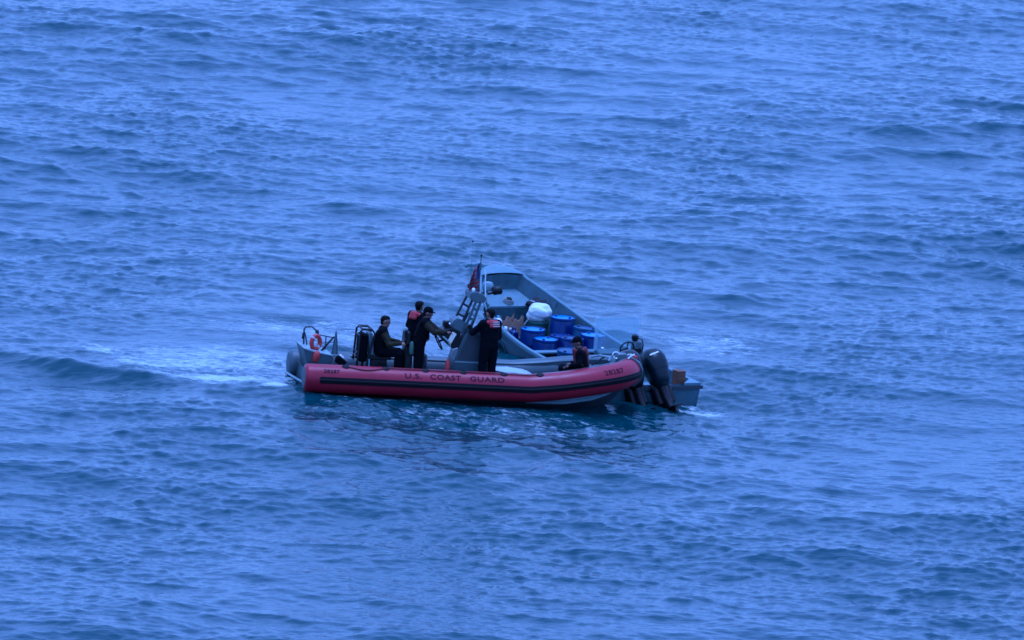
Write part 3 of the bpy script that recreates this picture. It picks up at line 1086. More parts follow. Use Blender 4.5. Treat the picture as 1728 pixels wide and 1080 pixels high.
    sp.tube([(-1.88, -.40, 1.0), (-1.62, -.40, .90)], .03, 8)
    sp.build('spoke', 'black', wo)
    pod = MB()
    pod.box((-1.66, -.76, .98), (.20, .24, .30), taper=.85, bev=.03)
    po = pod.build('instrument_pod', 'dash', cons)
    MB().lathe([(0, -.07), (.06, -.06), (.085, 0), (.07, .06), (.03, .085), (0, .09)], (-1.66, -.70, 1.19), 16).build('compass', 'black', po)
    MB().box((-1.77, -.74, .93), (.06, .17, .10), bev=.02).build('gauge_panel', 'black', po)
    MB().tube([(-1.72, -.88, .86), (-1.70, -.90, 1.05), (-1.66, -.88, 1.16), (-1.6, -.80, 1.17)], .014, 6).build('pod_rail', 'black', po)
    MB().box((-1.74, -.12, .80), (.06, .10, .10), bev=.015).build('switch_box', 'black', cons)
    MB().lathe([(0, 0), (.03, 0), (.035, .03), (0, .05)], (-1.42, -.02, .90), 10).build('deck_light', 'white', cons)
    # helm bench
    MB().box((-2.55, -.35, .30), (.42, .95, .04), bev=.01).build('helm_bench', 'panga_trim', root)
    MB().box((-2.55, -.35, .10), (.34, .85, .34), bev=.01).build('bench_box', 'panga_in', root)
    return root


make_skiff()


# ------------------------------------------------------------------ drums and other cargo
def drum_mesh(h, rad, open_top=False):
    pr = [(0, 0), (rad * .93, 0), (rad * .985, .02), (rad * .985, .05)]
    for z in (.32, .62):
        pr += [(rad * .96, h * z - .04), (rad * 1.0, h * z - .015), (rad * 1.0, h * z + .015), (rad * .96, h * z + .04)]
    pr += [(rad * .97, h - .09), (rad * .94, h - .07), (rad * 1.0, h - .055), (rad * 1.0, h - .015), (rad * .985, h)]
    return pr


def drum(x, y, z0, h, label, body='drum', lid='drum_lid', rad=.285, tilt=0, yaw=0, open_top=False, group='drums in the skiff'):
    t = thing('drum', PG @ at(x, y, z0, yaw, tilt), label, 'drum', group)
    pr = drum_mesh(h, rad)
    b = MB()
    n = 30
    pr2 = pr + [(rad * .93, h), (rad * .91, h - .025)]
    if open_top:
        pr2 += [(rad * .90, .03), (0, .03)]
    else:
        pr2 += [(rad * .9, h - .027), (0, h - .027)]
    vs, fs = [], []
    for rr_, z in pr2:
        for j in range(n):
            a = 2 * math.pi * j / n
            vs.append((rr_ * math.cos(a), rr_ * math.sin(a), z))
    for i in range(len(pr2) - 1):
        fs += [[i * n + j, i * n + (j + 1) % n, (i + 1) * n + (j + 1) % n, (i + 1) * n + j] for j in range(n)]
    b.add(vs, fs)
    b.build('body', body, t, angle=30)
    if not open_top:
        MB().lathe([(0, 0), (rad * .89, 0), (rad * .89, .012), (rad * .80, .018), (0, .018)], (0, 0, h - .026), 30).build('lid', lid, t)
        for a in (35, 215):
            MB().lathe([(0, 0), (.032, 0), (.032, .03), (.026, .036), (0, .036)], (rad * .62 * math.cos(R(a)), rad * .62 * math.sin(R(a)), h - .012), 12).build('bung', body, t)
    return t


FZ = -.072
drum(1.70, -.66, .062, .93, 'tall blue drum beside the white sack, foremost of the blue drums', open_top=False)
drum(1.17, .38, FZ, .92, 'bright blue drum with glossy lid beside the torn cardboard', yaw=20)
drum(.54, .37, FZ, .82, 'blue drum just forward of the grey plank seat, glossy light lid', yaw=100)
drum(.31, -.17, FZ, .87, 'blue drum with pale worn lid in the middle of the cluster', body='drum', lid='drum2', yaw=60, tilt=3)
drum(1.02, -.84, FZ, .95, 'blue drum with dull worn lid jammed against the far gunwale', body='drum2', lid='drum2', yaw=10, tilt=4)
drum(.40, -.76, FZ, .92, 'blue drum standing next to the clear windscreen', body='drum', lid='drum_lid', yaw=150)
drum(-.55, .35, FZ, .78, 'faded teal blue drum standing aft of the grey plank seat', body='drum2', lid='drum2', yaw=80, tilt=-3)
drum(.93, -.24, FZ, .80, 'low blue drum hidden between the taller drums', body='drum', lid='drum', rad=.265, yaw=40)
drum(2.22, -.30, .062, .74, 'dark green drum carrying the white sack', body='drum_green', lid='drum_green', rad=.27, group=None)


def blob_obj(name, mw, mt, rx, ry, rz, label, cat, seed=0, amp=.12, freq=3., flat=-.75, lumps=None):
    """a soft sack or heap: sphere pushed about by smooth noise, flattened below"""
    g = np.random.default_rng(seed)
    bm = bmesh.new()
    bmesh.ops.create_icosphere(bm, subdivisions=5, radius=1)
    dirs = g.normal(size=(9, 3))
    ph = g.uniform(0, 6.28, 9)
    for v in bm.verts:
        p = np.array(v.co)
        d = sum(math.sin(freq * (p @ q) + a) for q, a in zip(dirs, ph)) / 9
        d2 = sum(math.sin(freq * 2.7 * (p @ q) + a * 2) for q, a in zip(dirs, ph)) / 9
        k = 1 + amp * d * 2.2 + amp * .6 * d2
        if lumps:
            for (lx, ly, lz, s) in lumps:
                k += s * max(0, p @ np.array((lx, ly, lz))) ** 6
        p = p * k
        v.co = Vector((p[0] * rx, p[1] * ry, max(p[2], flat) * rz))
    me = bpy.data.meshes.new(name)
    bm.to_mesh(me)
    bm.free()
    me.materials.append(M[mt])
    me.polygons.foreach_set('use_smooth', [True] * len(me.polygons))
    o = bpy.data.objects.new(name, me)
    COL.objects.link(o)
    o.matrix_world = mw
    return tag(o, label, cat)


sk = blob_obj('sack', PG @ at(2.28, -.34, .96, 0), 'sack', .22, .26, .22, 'bulging white plastic sack lying on the dark green drum', 'sack', 4, .13, 2.6, -.74,
              lumps=[(.0, -.75, .62, .38), (.0, .8, -.5, .12)])
MB().tube([(-.05, .24, -.08), (-.12, .36, -.16), (-.16, .44, -.22)], .012, 6).build('neck_cord', 'rope_pale', sk)
blob_obj('net_heap', PG @ at(2.78, -.62, 1.06, 0), 'tarp', .20, .24, .13, 'dark bundle of netting heaped against the far side by the bow', 'net', 8, .3, 3.5, -.5)
bk = thing('bucket', PG @ at(2.80, -.46, 1.02), 'small white bucket in front of the dark net heap', 'bucket')
MB().lathe([(0, 0), (.048, 0), (.062, .12), (.066, .125), (.058, .13), (.05, .03), (0, .03)], (0, 0, 0), 18).build('body', 'white', bk)
MB().tube([(.063 * math.cos(a), .063 * math.sin(a), .115 + .004) for a in np.linspace(0, math.pi, 12)], .004, 6).build('bail', 'silver', bk)
rc = MB()
for k in range(4):
    rr_ = .12 - .012 * k
    rc.tube([(rr_ * math.cos(a) * (1 + .08 * math.sin(3 * a + k)), rr_ * math.sin(a), .018 + .022 * k + .006 * math.sin(5 * a)) for a in np.linspace(0, 2 * math.pi, 29)[:-1]], .014, 6, closed=True)
rco = rc.build('rope_coil', 'rope_pale')
rco.matrix_world = PG @ at(3.10, .02, 1.065, 0) @ Matrix.Rotation(R(-25), 4, 'Y')
tag(rco, 'flat coil of pale rope lying on the skiff bow platform', 'rope')
jg = thing('jug', PG @ at(1.98, .86, .76), 'rounded white jug on the near gunwale of the skiff', 'jug')
MB().lathe([(0, 0), (.085, 0), (.10, .02), (.10, .11), (.06, .16), (.03, .18), (.03, .20), (0, .20)], (0, 0, 0), 18).build('body', 'white', jg)
MB().lathe([(0, 0), (.034, 0), (.034, .03), (0, .035)], (0, 0, .195), 12).build('cap', 'paleblue', jg)
j2 = thing('fuel_jug', PG @ at(1.62, .62, .38), 'dark blue fuel jug next to the near gunwale', 'jug')
MB().box((0, 0, .17), (.24, .20, .34), taper=.85, bev=.035).build('body', 'drum', j2)
MB().tube([(-.07, 0, .33), (-.05, 0, .40), (.05, 0, .40), (.07, 0, .33)], .018, 8).build('handle', 'drum', j2)
MB().lathe([(0, 0), (.03, 0), (.03, .04), (0, .045)], (.085, .05, .335), 12).build('cap', 'white', j2)
j3 = thing('water_jug', PG @ at(-.85, .18, FZ), 'small pale blue jug just aft of the faded drum', 'jug')
MB().box((0, 0, .26), (.22, .18, .52), taper=.8, bev=.04).build('body', 'paleblue', j3)
MB().lathe([(0, 0), (.03, 0), (.03, .04), (0, .045)], (0, 0, .515), 12).build('cap', 'white', j3)

# torn cardboard: two upright flaps with ragged tops and a bent floor
cb = thing('cardboard_carton', PG @ at(2.22, .38, .45, 12), 'torn brown cardboard carton standing behind the blue drums', 'carton')
g_ = np.random.default_rng(5)
def flap(x, y0, y1, zb, zt, ph):
    ys = np.linspace(y0, y1, 13)
    top = [zt + .05 * math.sin(k * 1.7 + ph) + .04 * g_.uniform(-1, 1) - (.07 if k in (5, 6) else 0) for k in range(13)]
    poly = [(y, zb) for y in ys] + [(y, t) for y, t in zip(ys[::-1], top[::-1])]
    return MB().prism(poly, x, x + .012, 0)
flap(0, -.36, .30, 0, .40, .3).build('side_flap', 'card', cb, smooth=False)
flap(.34, -.36, .30, 0, .36, 2.1).build('side_flap', 'card', cb, smooth=False)
MB().box((.17, -.36, .16), (.33, .012, .32), bev=.002).build('end_flap', 'card', cb)
MB().box((.17, .30, .15), (.33, .012, .30), bev=.002).build('end_flap', 'card', cb)
MB().box((.175, -.03, -.006), (.35, .66, .012), bev=.002).build('carton_base', 'card', cb)
MB().prism([(-.3, -.39), (-.3, -.012), (.3, -.012), (.3, -.39)], .05, .33, 1, .01)

bxp = thing('wooden_box', PG @ at(-3.62, -.80, .525, 8), 'small brown wooden box on the skiff stern behind the outboard motor', 'box')
for k in range(3):
    MB().box((-.105, 0, .055 + .105 * k), (.018, .20, .10), bev=.004).build('slat', 'wood', bxp)
    MB().box((.105, 0, .055 + .105 * k), (.018, .20, .10), bev=.004).build('slat', 'wood', bxp)
for sgn in (-1, 1):
    MB().box((0, sgn * .092, .158), (.19, .016, .31), bev=.004).build('end_board', 'wood', bxp)
MB().box((0, 0, .322), (.24, .22, .018), bev=.004).build('lid', 'wood', bxp)


def outboard(y, tilt, label, sc_=1.0):
    t = thing('outboard_motor', PG @ at(-4.12, y, .56) @ Matrix.Rotation(R(-11), 4, 'X') @ Matrix.Rotation(R(tilt), 4, 'Y') @ Matrix.Scale(sc_, 4), label, 'outboard motor', 'outboard motors on the skiff')
    # cowl: lofted rounded box, longer fore and aft than wide, local -x is aft
    def ringz(z, x0, x1, wy, p=2.5):
        q = []
        for j in range(28):
            a = 2 * math.pi * j / 28
            c, s = math.cos(a), math.sin(a)
            q.append(((x0 + x1) / 2 + (x1 - x0) / 2 * math.copysign(abs(c) ** (2 / p), c), wy * math.copysign(abs(s) ** (2 / p), s), z))
        return q
    up = [ringz(.36, -.46, .15, .26), ringz(.50, -.48, .16, .285), ringz(.66, -.46, .15, .28), ringz(.78, -.40, .11, .25), ringz(.87, -.31, .05, .19), ringz(.92, -.20, -.03, .10)]
    lo_ = [ringz(-.02, -.26, .04, .12), ringz(.06, -.36, .09, .18), ringz(.18, -.42, .13, .23), ringz(.355, -.455, .148, .257)]
    MB().loft(up, closed=True, cap0=True, cap1=True).build('cowl', 'cowl', t, angle=50)
    MB().loft(lo_, closed=True, cap0=True, cap1=True).build('lower_cowl', 'cowl_low' if y < .3 else 'engine_black', t, angle=50)
    s = MB()
    s.box((-.435, .05, .72), (.02, .24, .032), rot=Matrix.Rotation(R(-8), 3, 'X'), bev=.003)
    s.build('side_stripe', 'white', t)
    MB().box((-.14, .284, .57), (.18, .014, .02), bev=.003).build('side_badge', 'cowl_low', t)
    lg = MB()
    lg.loft([ringz(.02, -.24, .05, .115), ringz(-.25, -.24, .03, .11), ringz(-.55, -.28, .0, .09), ringz(-.72, -.36, -.02, .07)], closed=True, cap0=True, cap1=True)
    lg.build('midsection', 'engine_black', t)
    MB().box((.0, 0, -.16), (.26, .46, .52), bev=.04).build('clamp_bracket', 'engine_black', t)
    MB().box((-.34, 0, -.60), (.42, .30, .025), bev=.008).build('cavitation_plate', 'engine_black', t)
    gc = MB()
    gc.tube([(.02, 0, -.80), (-.10, 0, -.80), (-.36, 0, -.80), (-.46, 0, -.80)], [.02, .06, .065, .035], 14)
    gc.prism([(-.28, -.84), (-.08, -.84), (-.20, -1.0), (-.28, -1.0)], -.012, .012, 1)
    gc.build('gearcase', 'engine_black', t)
    pr = MB()
    for k in range(3):
        a = 2 * math.pi * k / 3
        rt = Matrix.Rotation(a, 3, 'X')
        vs = [rt @ Vector(p) for p in ((-.45, -.02, .03), (-.48, .02, .03), (-.50, .06, .12), (-.47, .03, .17), (-.44, -.04, .15), (-.42, -.05, .08))]
        vs += [v + Vector((-.01, 0, 0)) for v in vs]
        pr.add(vs, [[0, 1, 2, 3, 4, 5], [11, 10, 9, 8, 7, 6]] + [[i, (i + 1) % 6, 6 + (i + 1) % 6, 6 + i] for i in range(6)])
    pr.v = [(p[0], p[1], p[2] - .80) for p in pr.v]
    pr.build('propeller', 'engine_black', t)
    return t


outboard(-.06, 33, 'dark grey outboard motor with white stripe tilted on the skiff stern', .98)
outboard(.60, 26, 'black outboard motor half hidden behind the red bow of the patrol boat', .95)

# ------------------------------------------------------------------ loose gear on the patrol boat
lr = thing('life_ring', RB @ at(-3.36, -.02, .97, 0) @ Matrix.Rotation(R(28), 4, 'Z'), 'orange life ring hung on the stern frame of the patrol boat', 'life ring')
pts = [(0.0 + .115 * math.cos(a), 0, .145 * math.sin(a)) for a in np.linspace(0, 2 * math.pi, 33)[:-1]]
MB().tube(pts, .05, 12, closed=True).build('ring', 'orange', lr)
for a in (135, 315):
    p = Vector((.115 * math.cos(R(a)), 0, .145 * math.sin(R(a))))
    d = Vector((-.115 * math.sin(R(a)), 0, .145 * math.cos(R(a)))).normalized()
    MB().tube([p - d * .02, p + d * .02], .054, 12).build('band', 'reflect', lr)
tb = thing('throw_bag', RB @ at(-3.42, -.38, .60, 10), 'small orange throw bag hanging below the life ring', 'bag')
MB().lathe([(0, 0), (.05, .0), (.075, .04), (.08, .16), (.06, .22), (.03, .24), (0, .24)], (0, 0, 0), 16, rot=Matrix.Rotation(R(14), 3, 'Y')).build('bag_body', 'orange', tb)
MB().tube([(.055, 0, .225), (.10, .02, .30), (.10, .1, .36)], .008, 6).build('cord', 'rope_pale', tb)

# the ensign, hanging slack from the mast
fl = thing('flag', RB @ at(.19, 0, 2.20), 'striped flag hanging slack from the patrol boat mast', 'flag')
nu, nv = 15, 27
W_, H_ = .50, .62
grid = []
for j in range(nv):
    v = j / (nv - 1)
    row = []
    for i in range(nu):
        uu = i / (nu - 1)
        # folded cloth: gathered along the pole, falling aft and down
        x = -.012 - uu * .36 * (.25 + .75 * v) * (1.15 - .45 * v) - .02 * v + .07 * v * v
        y = .055 * math.sin(uu * 9.0 + v * 2.0) * (.3 + .7 * uu) + .03 * math.sin(v * 7 + uu * 3)
        z = .72 - v * .64 - uu * .14 * (1 - .5 * v)
        row.append((x, y, z))
    grid.append(row)
def flag_part(name, mt, sel):
    vs = [p for rw in grid for p in rw]
    fs = []
    for j in range(nv - 1):
        for i in range(nu - 1):
            if sel(i, j):
                a = j * nu + i
                fs.append([a, a + 1, a + nu + 1, a + nu])
    o = MB().add(vs, fs)
    bm_o = o.build(name, mt, fl)
    bm = bmesh.new()
    bm.from_mesh(bm_o.data)
    bmesh.ops.delete(bm, geom=[v for v in bm.verts if not v.link_faces], context='VERTS')
    bm.to_mesh(bm_o.data)
    bm.free()
    md = bm_o.modifiers.new('thickness', 'SOLIDIFY')
    md.thickness = .004
    return bm_o
canton = lambda i, j: i < 6 and j < 14
flag_part('red_stripe', 'flag_red', lambda i, j: (j // 2) % 2 == 0 and not canton(i, j))
flag_part('white_stripe', 'flag_white', lambda i, j: (j // 2) % 2 == 1 and not canton(i, j))
flag_part('canton', 'flag_blue', canton)


# ------------------------------------------------------------------ people: one smooth surface grown from joints
def surface_nets(F, o, h):
    """F: field (negative inside) on a grid with origin o and step h -> verts, quads"""
    S = F < 0
    nx, ny, nz = F.shape
    c = np.zeros((nx - 1, ny - 1, nz - 1), np.int8)
    for dx in (0, 1):
        for dy in (0, 1):
            for dz in (0, 1):
                c += S[dx:nx - 1 + dx, dy:ny - 1 + dy, dz:nz - 1 + dz]
    act = (c > 0) & (c < 8)
    ids = -np.ones(act.shape, np.int64)
    cells = np.argwhere(act)
    ids[act] = np.arange(len(cells))
    acc = np.zeros((len(cells), 3))
    cnt = np.zeros(len(cells))
    cor = [(a, b, d) for a in (0, 1) for b in (0, 1) for d in (0, 1)]
    for p in cor:
        for ax in range(3):
            if p[ax]:
                continue
            q = list(p)
            q[ax] = 1
            fa = F[cells[:, 0] + p[0], cells[:, 1] + p[1], cells[:, 2] + p[2]]
            fb = F[cells[:, 0] + q[0], cells[:, 1] + q[1], cells[:, 2] + q[2]]
            k = (fa < 0) != (fb < 0)
            t = np.where(k, fa / np.where(k, fa - fb, 1), 0)
            pos = np.array(p, float)[None, :] + 0 * acc
            pos[:, ax] += t
            acc[k] += pos[k]
            cnt[k] += 1
    V = (cells + acc / cnt[:, None]) * h + o
    Q = []
    for ax in range(3):
        sl0 = [slice(None)] * 3
        sl1 = [slice(None)] * 3
        sl0[ax] = slice(0, -1)
        sl1[ax] = slice(1, None)
        a, b = S[tuple(sl0)], S[tuple(sl1)]
        u_, v_ = [i for i in range(3) if i != ax]
        e = np.argwhere(a != b)
        e = e[(e[:, u_] > 0) & (e[:, v_] > 0) & (e[:, u_] < F.shape[u_] - 1) & (e[:, v_] < F.shape[v_] - 1)]
        flip = a[e[:, 0], e[:, 1], e[:, 2]]
        def cell(du, dv):
            q = e.copy()
            q[:, u_] -= du
            q[:, v_] -= dv
            return ids[q[:, 0], q[:, 1], q[:, 2]]
        q = np.stack([cell(1, 1), cell(0, 1), cell(0, 0), cell(1, 0)], 1)
        if ax == 1:
            flip = ~flip
        q[~flip] = q[~flip][:, ::-1]
        Q.append(q)
    return V, np.concatenate(Q)


def seg_d(P, a, b, ra, rb, sq=None):
    a, b = np.array(a, float), np.array(b, float)
    P = P - a
    d = b - a
    if sq is not None:            # squash (flatten) along a direction: (unit vector, factor)
        n, k = np.array(sq[0], float), sq[1]
        P = P + np.outer(P @ n, n) * (k - 1)
    L2 = max(d @ d, 1e-9)
    t = np.clip(P @ d / L2, 0, 1)
    q = P - t[:, None] * d
    return np.sqrt((q * q).sum(1)) - (ra + (rb - ra) * t)


def sdf_mesh(name, prims, mats, h=.012, k=.022, parent=None, noise=0., mw=None):
    """prims: (a, b, ra, rb, material index[, squash])"""
    pts = np.array([p[0] for p in prims] + [p[1] for p in prims])
    mr = max(max(p[2], p[3]) for p in prims) + .05
    o = pts.min(0) - mr
    n = np.ceil((pts.max(0) + mr - o) / h).astype(int) + 1
    F = np.full(n, 1.0)
    for p in prims:
        a, b = np.array(p[0]), np.array(p[1])
        m_ = max(p[2], p[3]) * (1.0 if len(p) < 6 else 1.6) + .07
        lo = np.maximum(((np.minimum(a, b) - m_ - o) / h).astype(int), 0)
        hi = np.minimum(((np.maximum(a, b) + m_ - o) / h).astype(int) + 2, n)
        gx, gy, gz = [np.arange(lo[i], hi[i]) * h + o[i] for i in range(3)]
        G = np.stack(np.meshgrid(gx, gy, gz, indexing='ij'), -1).reshape(-1, 3)
        d = seg_d(G, a, b, p[2], p[3], p[5] if len(p) > 5 else None).reshape(len(gx), len(gy), len(gz))
        sub = F[lo[0]:hi[0], lo[1]:hi[1], lo[2]:hi[2]]
        kk = k if min(p[2], p[3]) > .02 else .008
        hh = np.clip(.5 + .5 * (d - sub) / kk, 0, 1)
        F[lo[0]:hi[0], lo[1]:hi[1], lo[2]:hi[2]] = d * (1 - hh) + sub * hh - kk * hh * (1 - hh)
    V, Q = surface_nets(F, o, h)
    # material of a face: the joint segment it lies nearest to
    best = np.full(len(V), 9.)
    mi = np.zeros(len(V), np.int32)
    for p in prims:
        d = seg_d(V, p[0], p[1], p[2], p[3], p[5] if len(p) > 5 else None)
        kx = d < best
        best[kx] = d[kx]
        mi[kx] = p[4]
    if noise:                       # cloth folds
        ph = V @ np.array([[31., 9, 17], [-12, 27, 22], [8, -19, 35]]).T
        dd = np.sin(ph[:, 0] + 2 * np.sin(ph[:, 1] * .6)) * np.sin(ph[:, 2]) * noise
        c = V - V.mean(0)
        skin_ = np.array([mats[i].startswith('skin') for i in mi])
        c /= np.linalg.norm(c, axis=1)[:, None] + 1e-6
        c[:, 2] *= .3
        V = V + c * (dd * ~skin_)[:, None]
    me = bpy.data.meshes.new(name)
    me.from_pydata(V.tolist(), [], Q.tolist())
    for q in mats:
        me.materials.append(M[q])
    me.polygons.foreach_set('material_index', mi[Q[:, 0]].astype(np.int32))
    me.polygons.foreach_set('use_smooth', [True] * len(Q))
    me.update()
    ob = bpy.data.objects.new(name, me)
    COL.objects.link(ob)
    if parent is not None:
        ob.parent = parent
    if mw is not None:
        ob.matrix_world = mw
    return ob


def hand_prims(wrist, direction, palm_n, side, curl, mi):
    """palm, four unequal bent fingers and a thumb leaving the side of the palm"""
    d = np.array(direction, float)
    d /= np.linalg.norm(d)
    nrm = np.array(palm_n, float)
    nrm -= d * (nrm @ d)
    nrm /= np.linalg.norm(nrm)
    lat = np.cross(d, nrm) * side
    w_ = np.array(wrist, float)
    pr = []
    for q in (-.024, -.008, .008, .024):
        pr.append((w_ + lat * q * .7, w_ + d * .085 + lat * q, .019, .014, mi))
    for q, L in ((.031, .072), (.0105, .082), (-.0105, .076), (-.031, .060)):
        b0 = w_ + d * .088 + lat * q
        a1 = curl
        p1 = b0 + (d * math.cos(a1) + nrm * math.sin(a1)) * L * .45
        p2 = p1 + (d * math.cos(2 * a1) + nrm * math.sin(2 * a1)) * L * .32
        p3 = p2 + (d * math.cos(2.8 * a1) + nrm * math.sin(2.8 * a1)) * L * .23
        pr += [(b0, p1, .0105, .0100, mi), (p1, p2, .0100, .0092, mi), (p2, p3, .0092, .0080, mi)]
    t0 = w_ + d * .025 + lat * .026
    t1 = t0 + (d * .6 + lat * .65 + nrm * .45) * .042
    t2 = t1 + (d * .8 + lat * .15 + nrm * .5) * .034
    pr += [(t0, t1, .014, .0115, mi), (t1, t2, .0115, .009, mi)]
    return pr


def head_prims(c, fwd, up, mi, k=1.0):
    c = np.array(c, float)
    f_ = np.array(fwd, float)
    f_ /= np.linalg.norm(f_)
    u_ = np.array(up, float)
    u_ -= f_ * (u_ @ f_)
    u_ /= np.linalg.norm(u_)
    s_l = np.cross(u_, f_)
    def P(a, b, d):
        return c + (f_ * a + s_l * b + u_ * d) * k
    pr = [(P(-.025, 0, .03), P(.015, 0, .03), .088 * k, .086 * k, mi),          # skull
          (P(.025, 0, .0), P(.038, 0, -.055), .066 * k, .050 * k, mi),         # face
          (P(.052, 0, -.085), P(.062, 0, -.092), .026 * k, .022 * k, mi),      # chin
          (P(.082, 0, .022), P(.106, 0, -.018), .009 * k, .014 * k, mi),       # nose
          (P(.083, .028, .034), P(.083, -.028, .034), .012 * k, .012 * k, mi),  # brow
          (P(.086, .020, -.052), P(.086, -.020, -.052), .010 * k, .010 * k, mi),  # lips
          (P(.035, .045, -.065), P(.052, .02, -.085), .022 * k, .02 * k, mi),
          (P(.035, -.045, -.065), P(.052, -.02, -.085), .022 * k, .02 * k, mi)]
    for b in (-1, 1):
        pr += [(P(-.005, b * .086, .015), P(-.012, b * .094, -.02), .020 * k, .014 * k, mi)]
    return pr, P


def person(mw, label, J, mats, head_dir, head_up=(0, 0, 1), hair=None, cap=None, vest=None, group=None, bulk=1.0, face_hair=False):
    """J: joints in the person's own frame (x ahead, y to the left, z up, soles at z = 0).
    mats: jacket, trousers, boots, skin, glove, sleeves"""
    names = [mats['jacket'], mats['trousers'], mats['boots'], mats['skin'], mats['hands'], mats['sleeves']]
    V = lambda q: np.array(J[q], float)
    pr = []
    pel, wa, ch, nk, hd = V('pelvis'), V('waist'), V('chest'), V('neck'), V('head')
    lat = V('sh_l') - V('sh_r')
    lat /= np.linalg.norm(lat)
    hl = V('hip_l') - V('hip_r')
    hl /= np.linalg.norm(hl)
    b = bulk
    for s in (-1, 1):
        pr += [(pel + hl * .075 * s, wa + lat * .07 * s, .118 * b, .112 * b, 1),
               (wa + lat * .065 * s, ch + lat * .085 * s, .115 * b, .122 * b, 0)]
    pr += [(pel, wa, .12 * b, .118 * b, 1), (wa, ch, .122 * b, .13 * b, 0),
           (ch, (ch + nk) / 2 + (nk - ch) * .2, .125 * b, .085 * b, 0)]
    for s, n_ in ((1, 'l'), (-1, 'r')):
        sh, el, wr = V('sh_' + n_), V('el_' + n_), V('wr_' + n_)
        pr += [(ch + lat * .08 * s, sh, .10 * b, .075 * b, 0), ((nk + sh) / 2, sh, .058 * b, .070 * b, 0),
               (sh, el, .070 * b, .054 * b, 5), (el, wr, .054 * b, .038 * b, 5)]
        d = np.array(J.get('hd_' + n_, wr - el), float)
        pr += hand_prims(wr + d / np.linalg.norm(d) * .012, d, J.get('pn_' + n_, (0, 0, -1)), s, J.get('curl_' + n_, .45), 4)
        hp, kn, an = V('hip_' + n_), V('kn_' + n_), V('an_' + n_)
        ft = np.array(J.get('ft_' + n_, an + np.array([.17, 0, -.045])), float)
        mid = (kn * .55 + an * .45)
        pr += [(hp, kn, .105 * b, .072 * b, 1), (kn, mid, .070 * b, .066 * b, 1), (mid, an, .066 * b, .052 * b, 1),
               (an + np.array([-.03, 0, -.035]), ft, .048, .040, 2), (an, an + np.array([0, 0, .10]), .055, .060, 2)]
    pr += [(nk - (hd - nk) * .15, nk + (hd - nk) * .55, .060, .055, 3)]
    hp_, P = head_prims(hd, head_dir, head_up, 3)
    pr += hp_
    body = sdf_mesh('person', pr, names, h=.0125, k=.025, noise=.007)
    body.matrix_world = mw
    tag(body, label, 'person', group)
    if hair:
        h_ = [(P(-.030, 0, .048), P(.005, 0, .052), .090, .084, 0), (P(-.045, 0, .01), P(-.055, 0, -.03), .074, .058, 0), (P(.045, .03, .085), P(.045, -.03, .085), .035, .035, 0)]
        sdf_mesh('hair', h_, [hair], h=.011, k=.02, parent=body)
    if cap:
        h_ = [(P(-.022, 0, .062), P(.012, 0, .062), .094, .092, 0)]
        h_ += [(P(.085, q, .055), P(.150, q * .8, .040), .013, .010, 0) for q in (-.05, -.025, 0, .025, .05)]
        sdf_mesh('cap', h_, [cap], h=.011, k=.02, parent=body)
    if vest:
        vest(body, J, lat, P)
    return body


def vest_collar(mt, stripes=True, full=False):
    def make(body, J, lat, P):
        ch, nk, wa = (np.array(J[q], float) for q in ('chest', 'neck', 'waist'))
        fw = np.cross(lat, (0, 0, 1.))
        up = nk - wa
        up /= np.linalg.norm(up)
        pr = []
        a0 = nk + up * .01
        # horseshoe round the neck
        ring = []
        for a in np.linspace(-2.5, 2.5, 11):
            ring.append(a0 - fw * .105 * math.cos(a) + lat * .125 * math.sin(a) - up * (.02 + .05 * (1 - math.cos(a)) * .5))
        for p, q in zip(ring[:-1], ring[1:]):
            pr.append((p, q, .042, .042, 0))
        # back pad
        for s in (-.06, 0, .06):
            pr.append((a0 - fw * .125 + lat * s, a0 - fw * .150 + lat * s * 1.1 - up * .10, .04, .045, 0))
        if full:
            for s in (-1, 1):
                for q in (.045, .095):
                    pr.append((ch + fw * .125 + lat * s * q + up * .12, wa + fw * .135 + lat * s * q - up * .02, .045, .05, 0))
                pr.append((ch + lat * s * .16 + up * .02, wa + lat * s * .15, .05, .05, 0))
                pr.append((ch - fw * .13 + lat * s * .07 + up * .05, wa - fw * .12 + lat * s * .07, .04, .04, 0))
        o = sdf_mesh('life_vest', pr, [mt], h=.013, k=.03, parent=body)
        if stripes:
            for k_ in range(3):
                c = a0 - fw * .180 - fw * .012 * k_ - up * (.005 + .045 * k_) - lat * .025
                MB().tube([c - lat * .085, c - fw * .012, c + lat * .085], .011, 8).build('reflective_stripe', 'reflect', o)
        elif full:
            c = nk + fw * .10 + lat * .07
            MB().tube([c + up * .02, c + fw * .07 - up * .08], .018, 8).build('reflective_stripe', 'reflect', o)
    return make


def standing(H=1.76, lean=0.0, hip_y=.095, knee_fwd=.03):
    k = H / 1.76
    f_ = lambda x, y, z: (x * k, y * k, z * k)
    L = lean
    return {
        'pelvis': f_(0, 0, .96), 'waist': f_(.3 * L, 0, 1.10), 'chest': f_(.02 + .75 * L, 0, 1.32), 'neck': f_(.0 + L, 0, 1.485), 'head': f_(.035 + L * 1.15, 0, 1.625),
        'sh_l': f_(L * .92, .185, 1.43), 'sh_r': f_(L * .92, -.185, 1.43),
        'hip_l': f_(0, hip_y, .92), 'hip_r': f_(0, -hip_y, .92),
        'kn_l': f_(knee_fwd, hip_y + .03, .49), 'kn_r': f_(knee_fwd, -hip_y - .03, .49),
        'an_l': f_(-.02, hip_y + .05, .085), 'an_r': f_(-.02, -hip_y - .05, .085)}


DARK = dict(jacket='navy_cloth', trousers='navy_cloth', boots='boot', skin='skin', hands='skin', sleeves='navy_cloth')

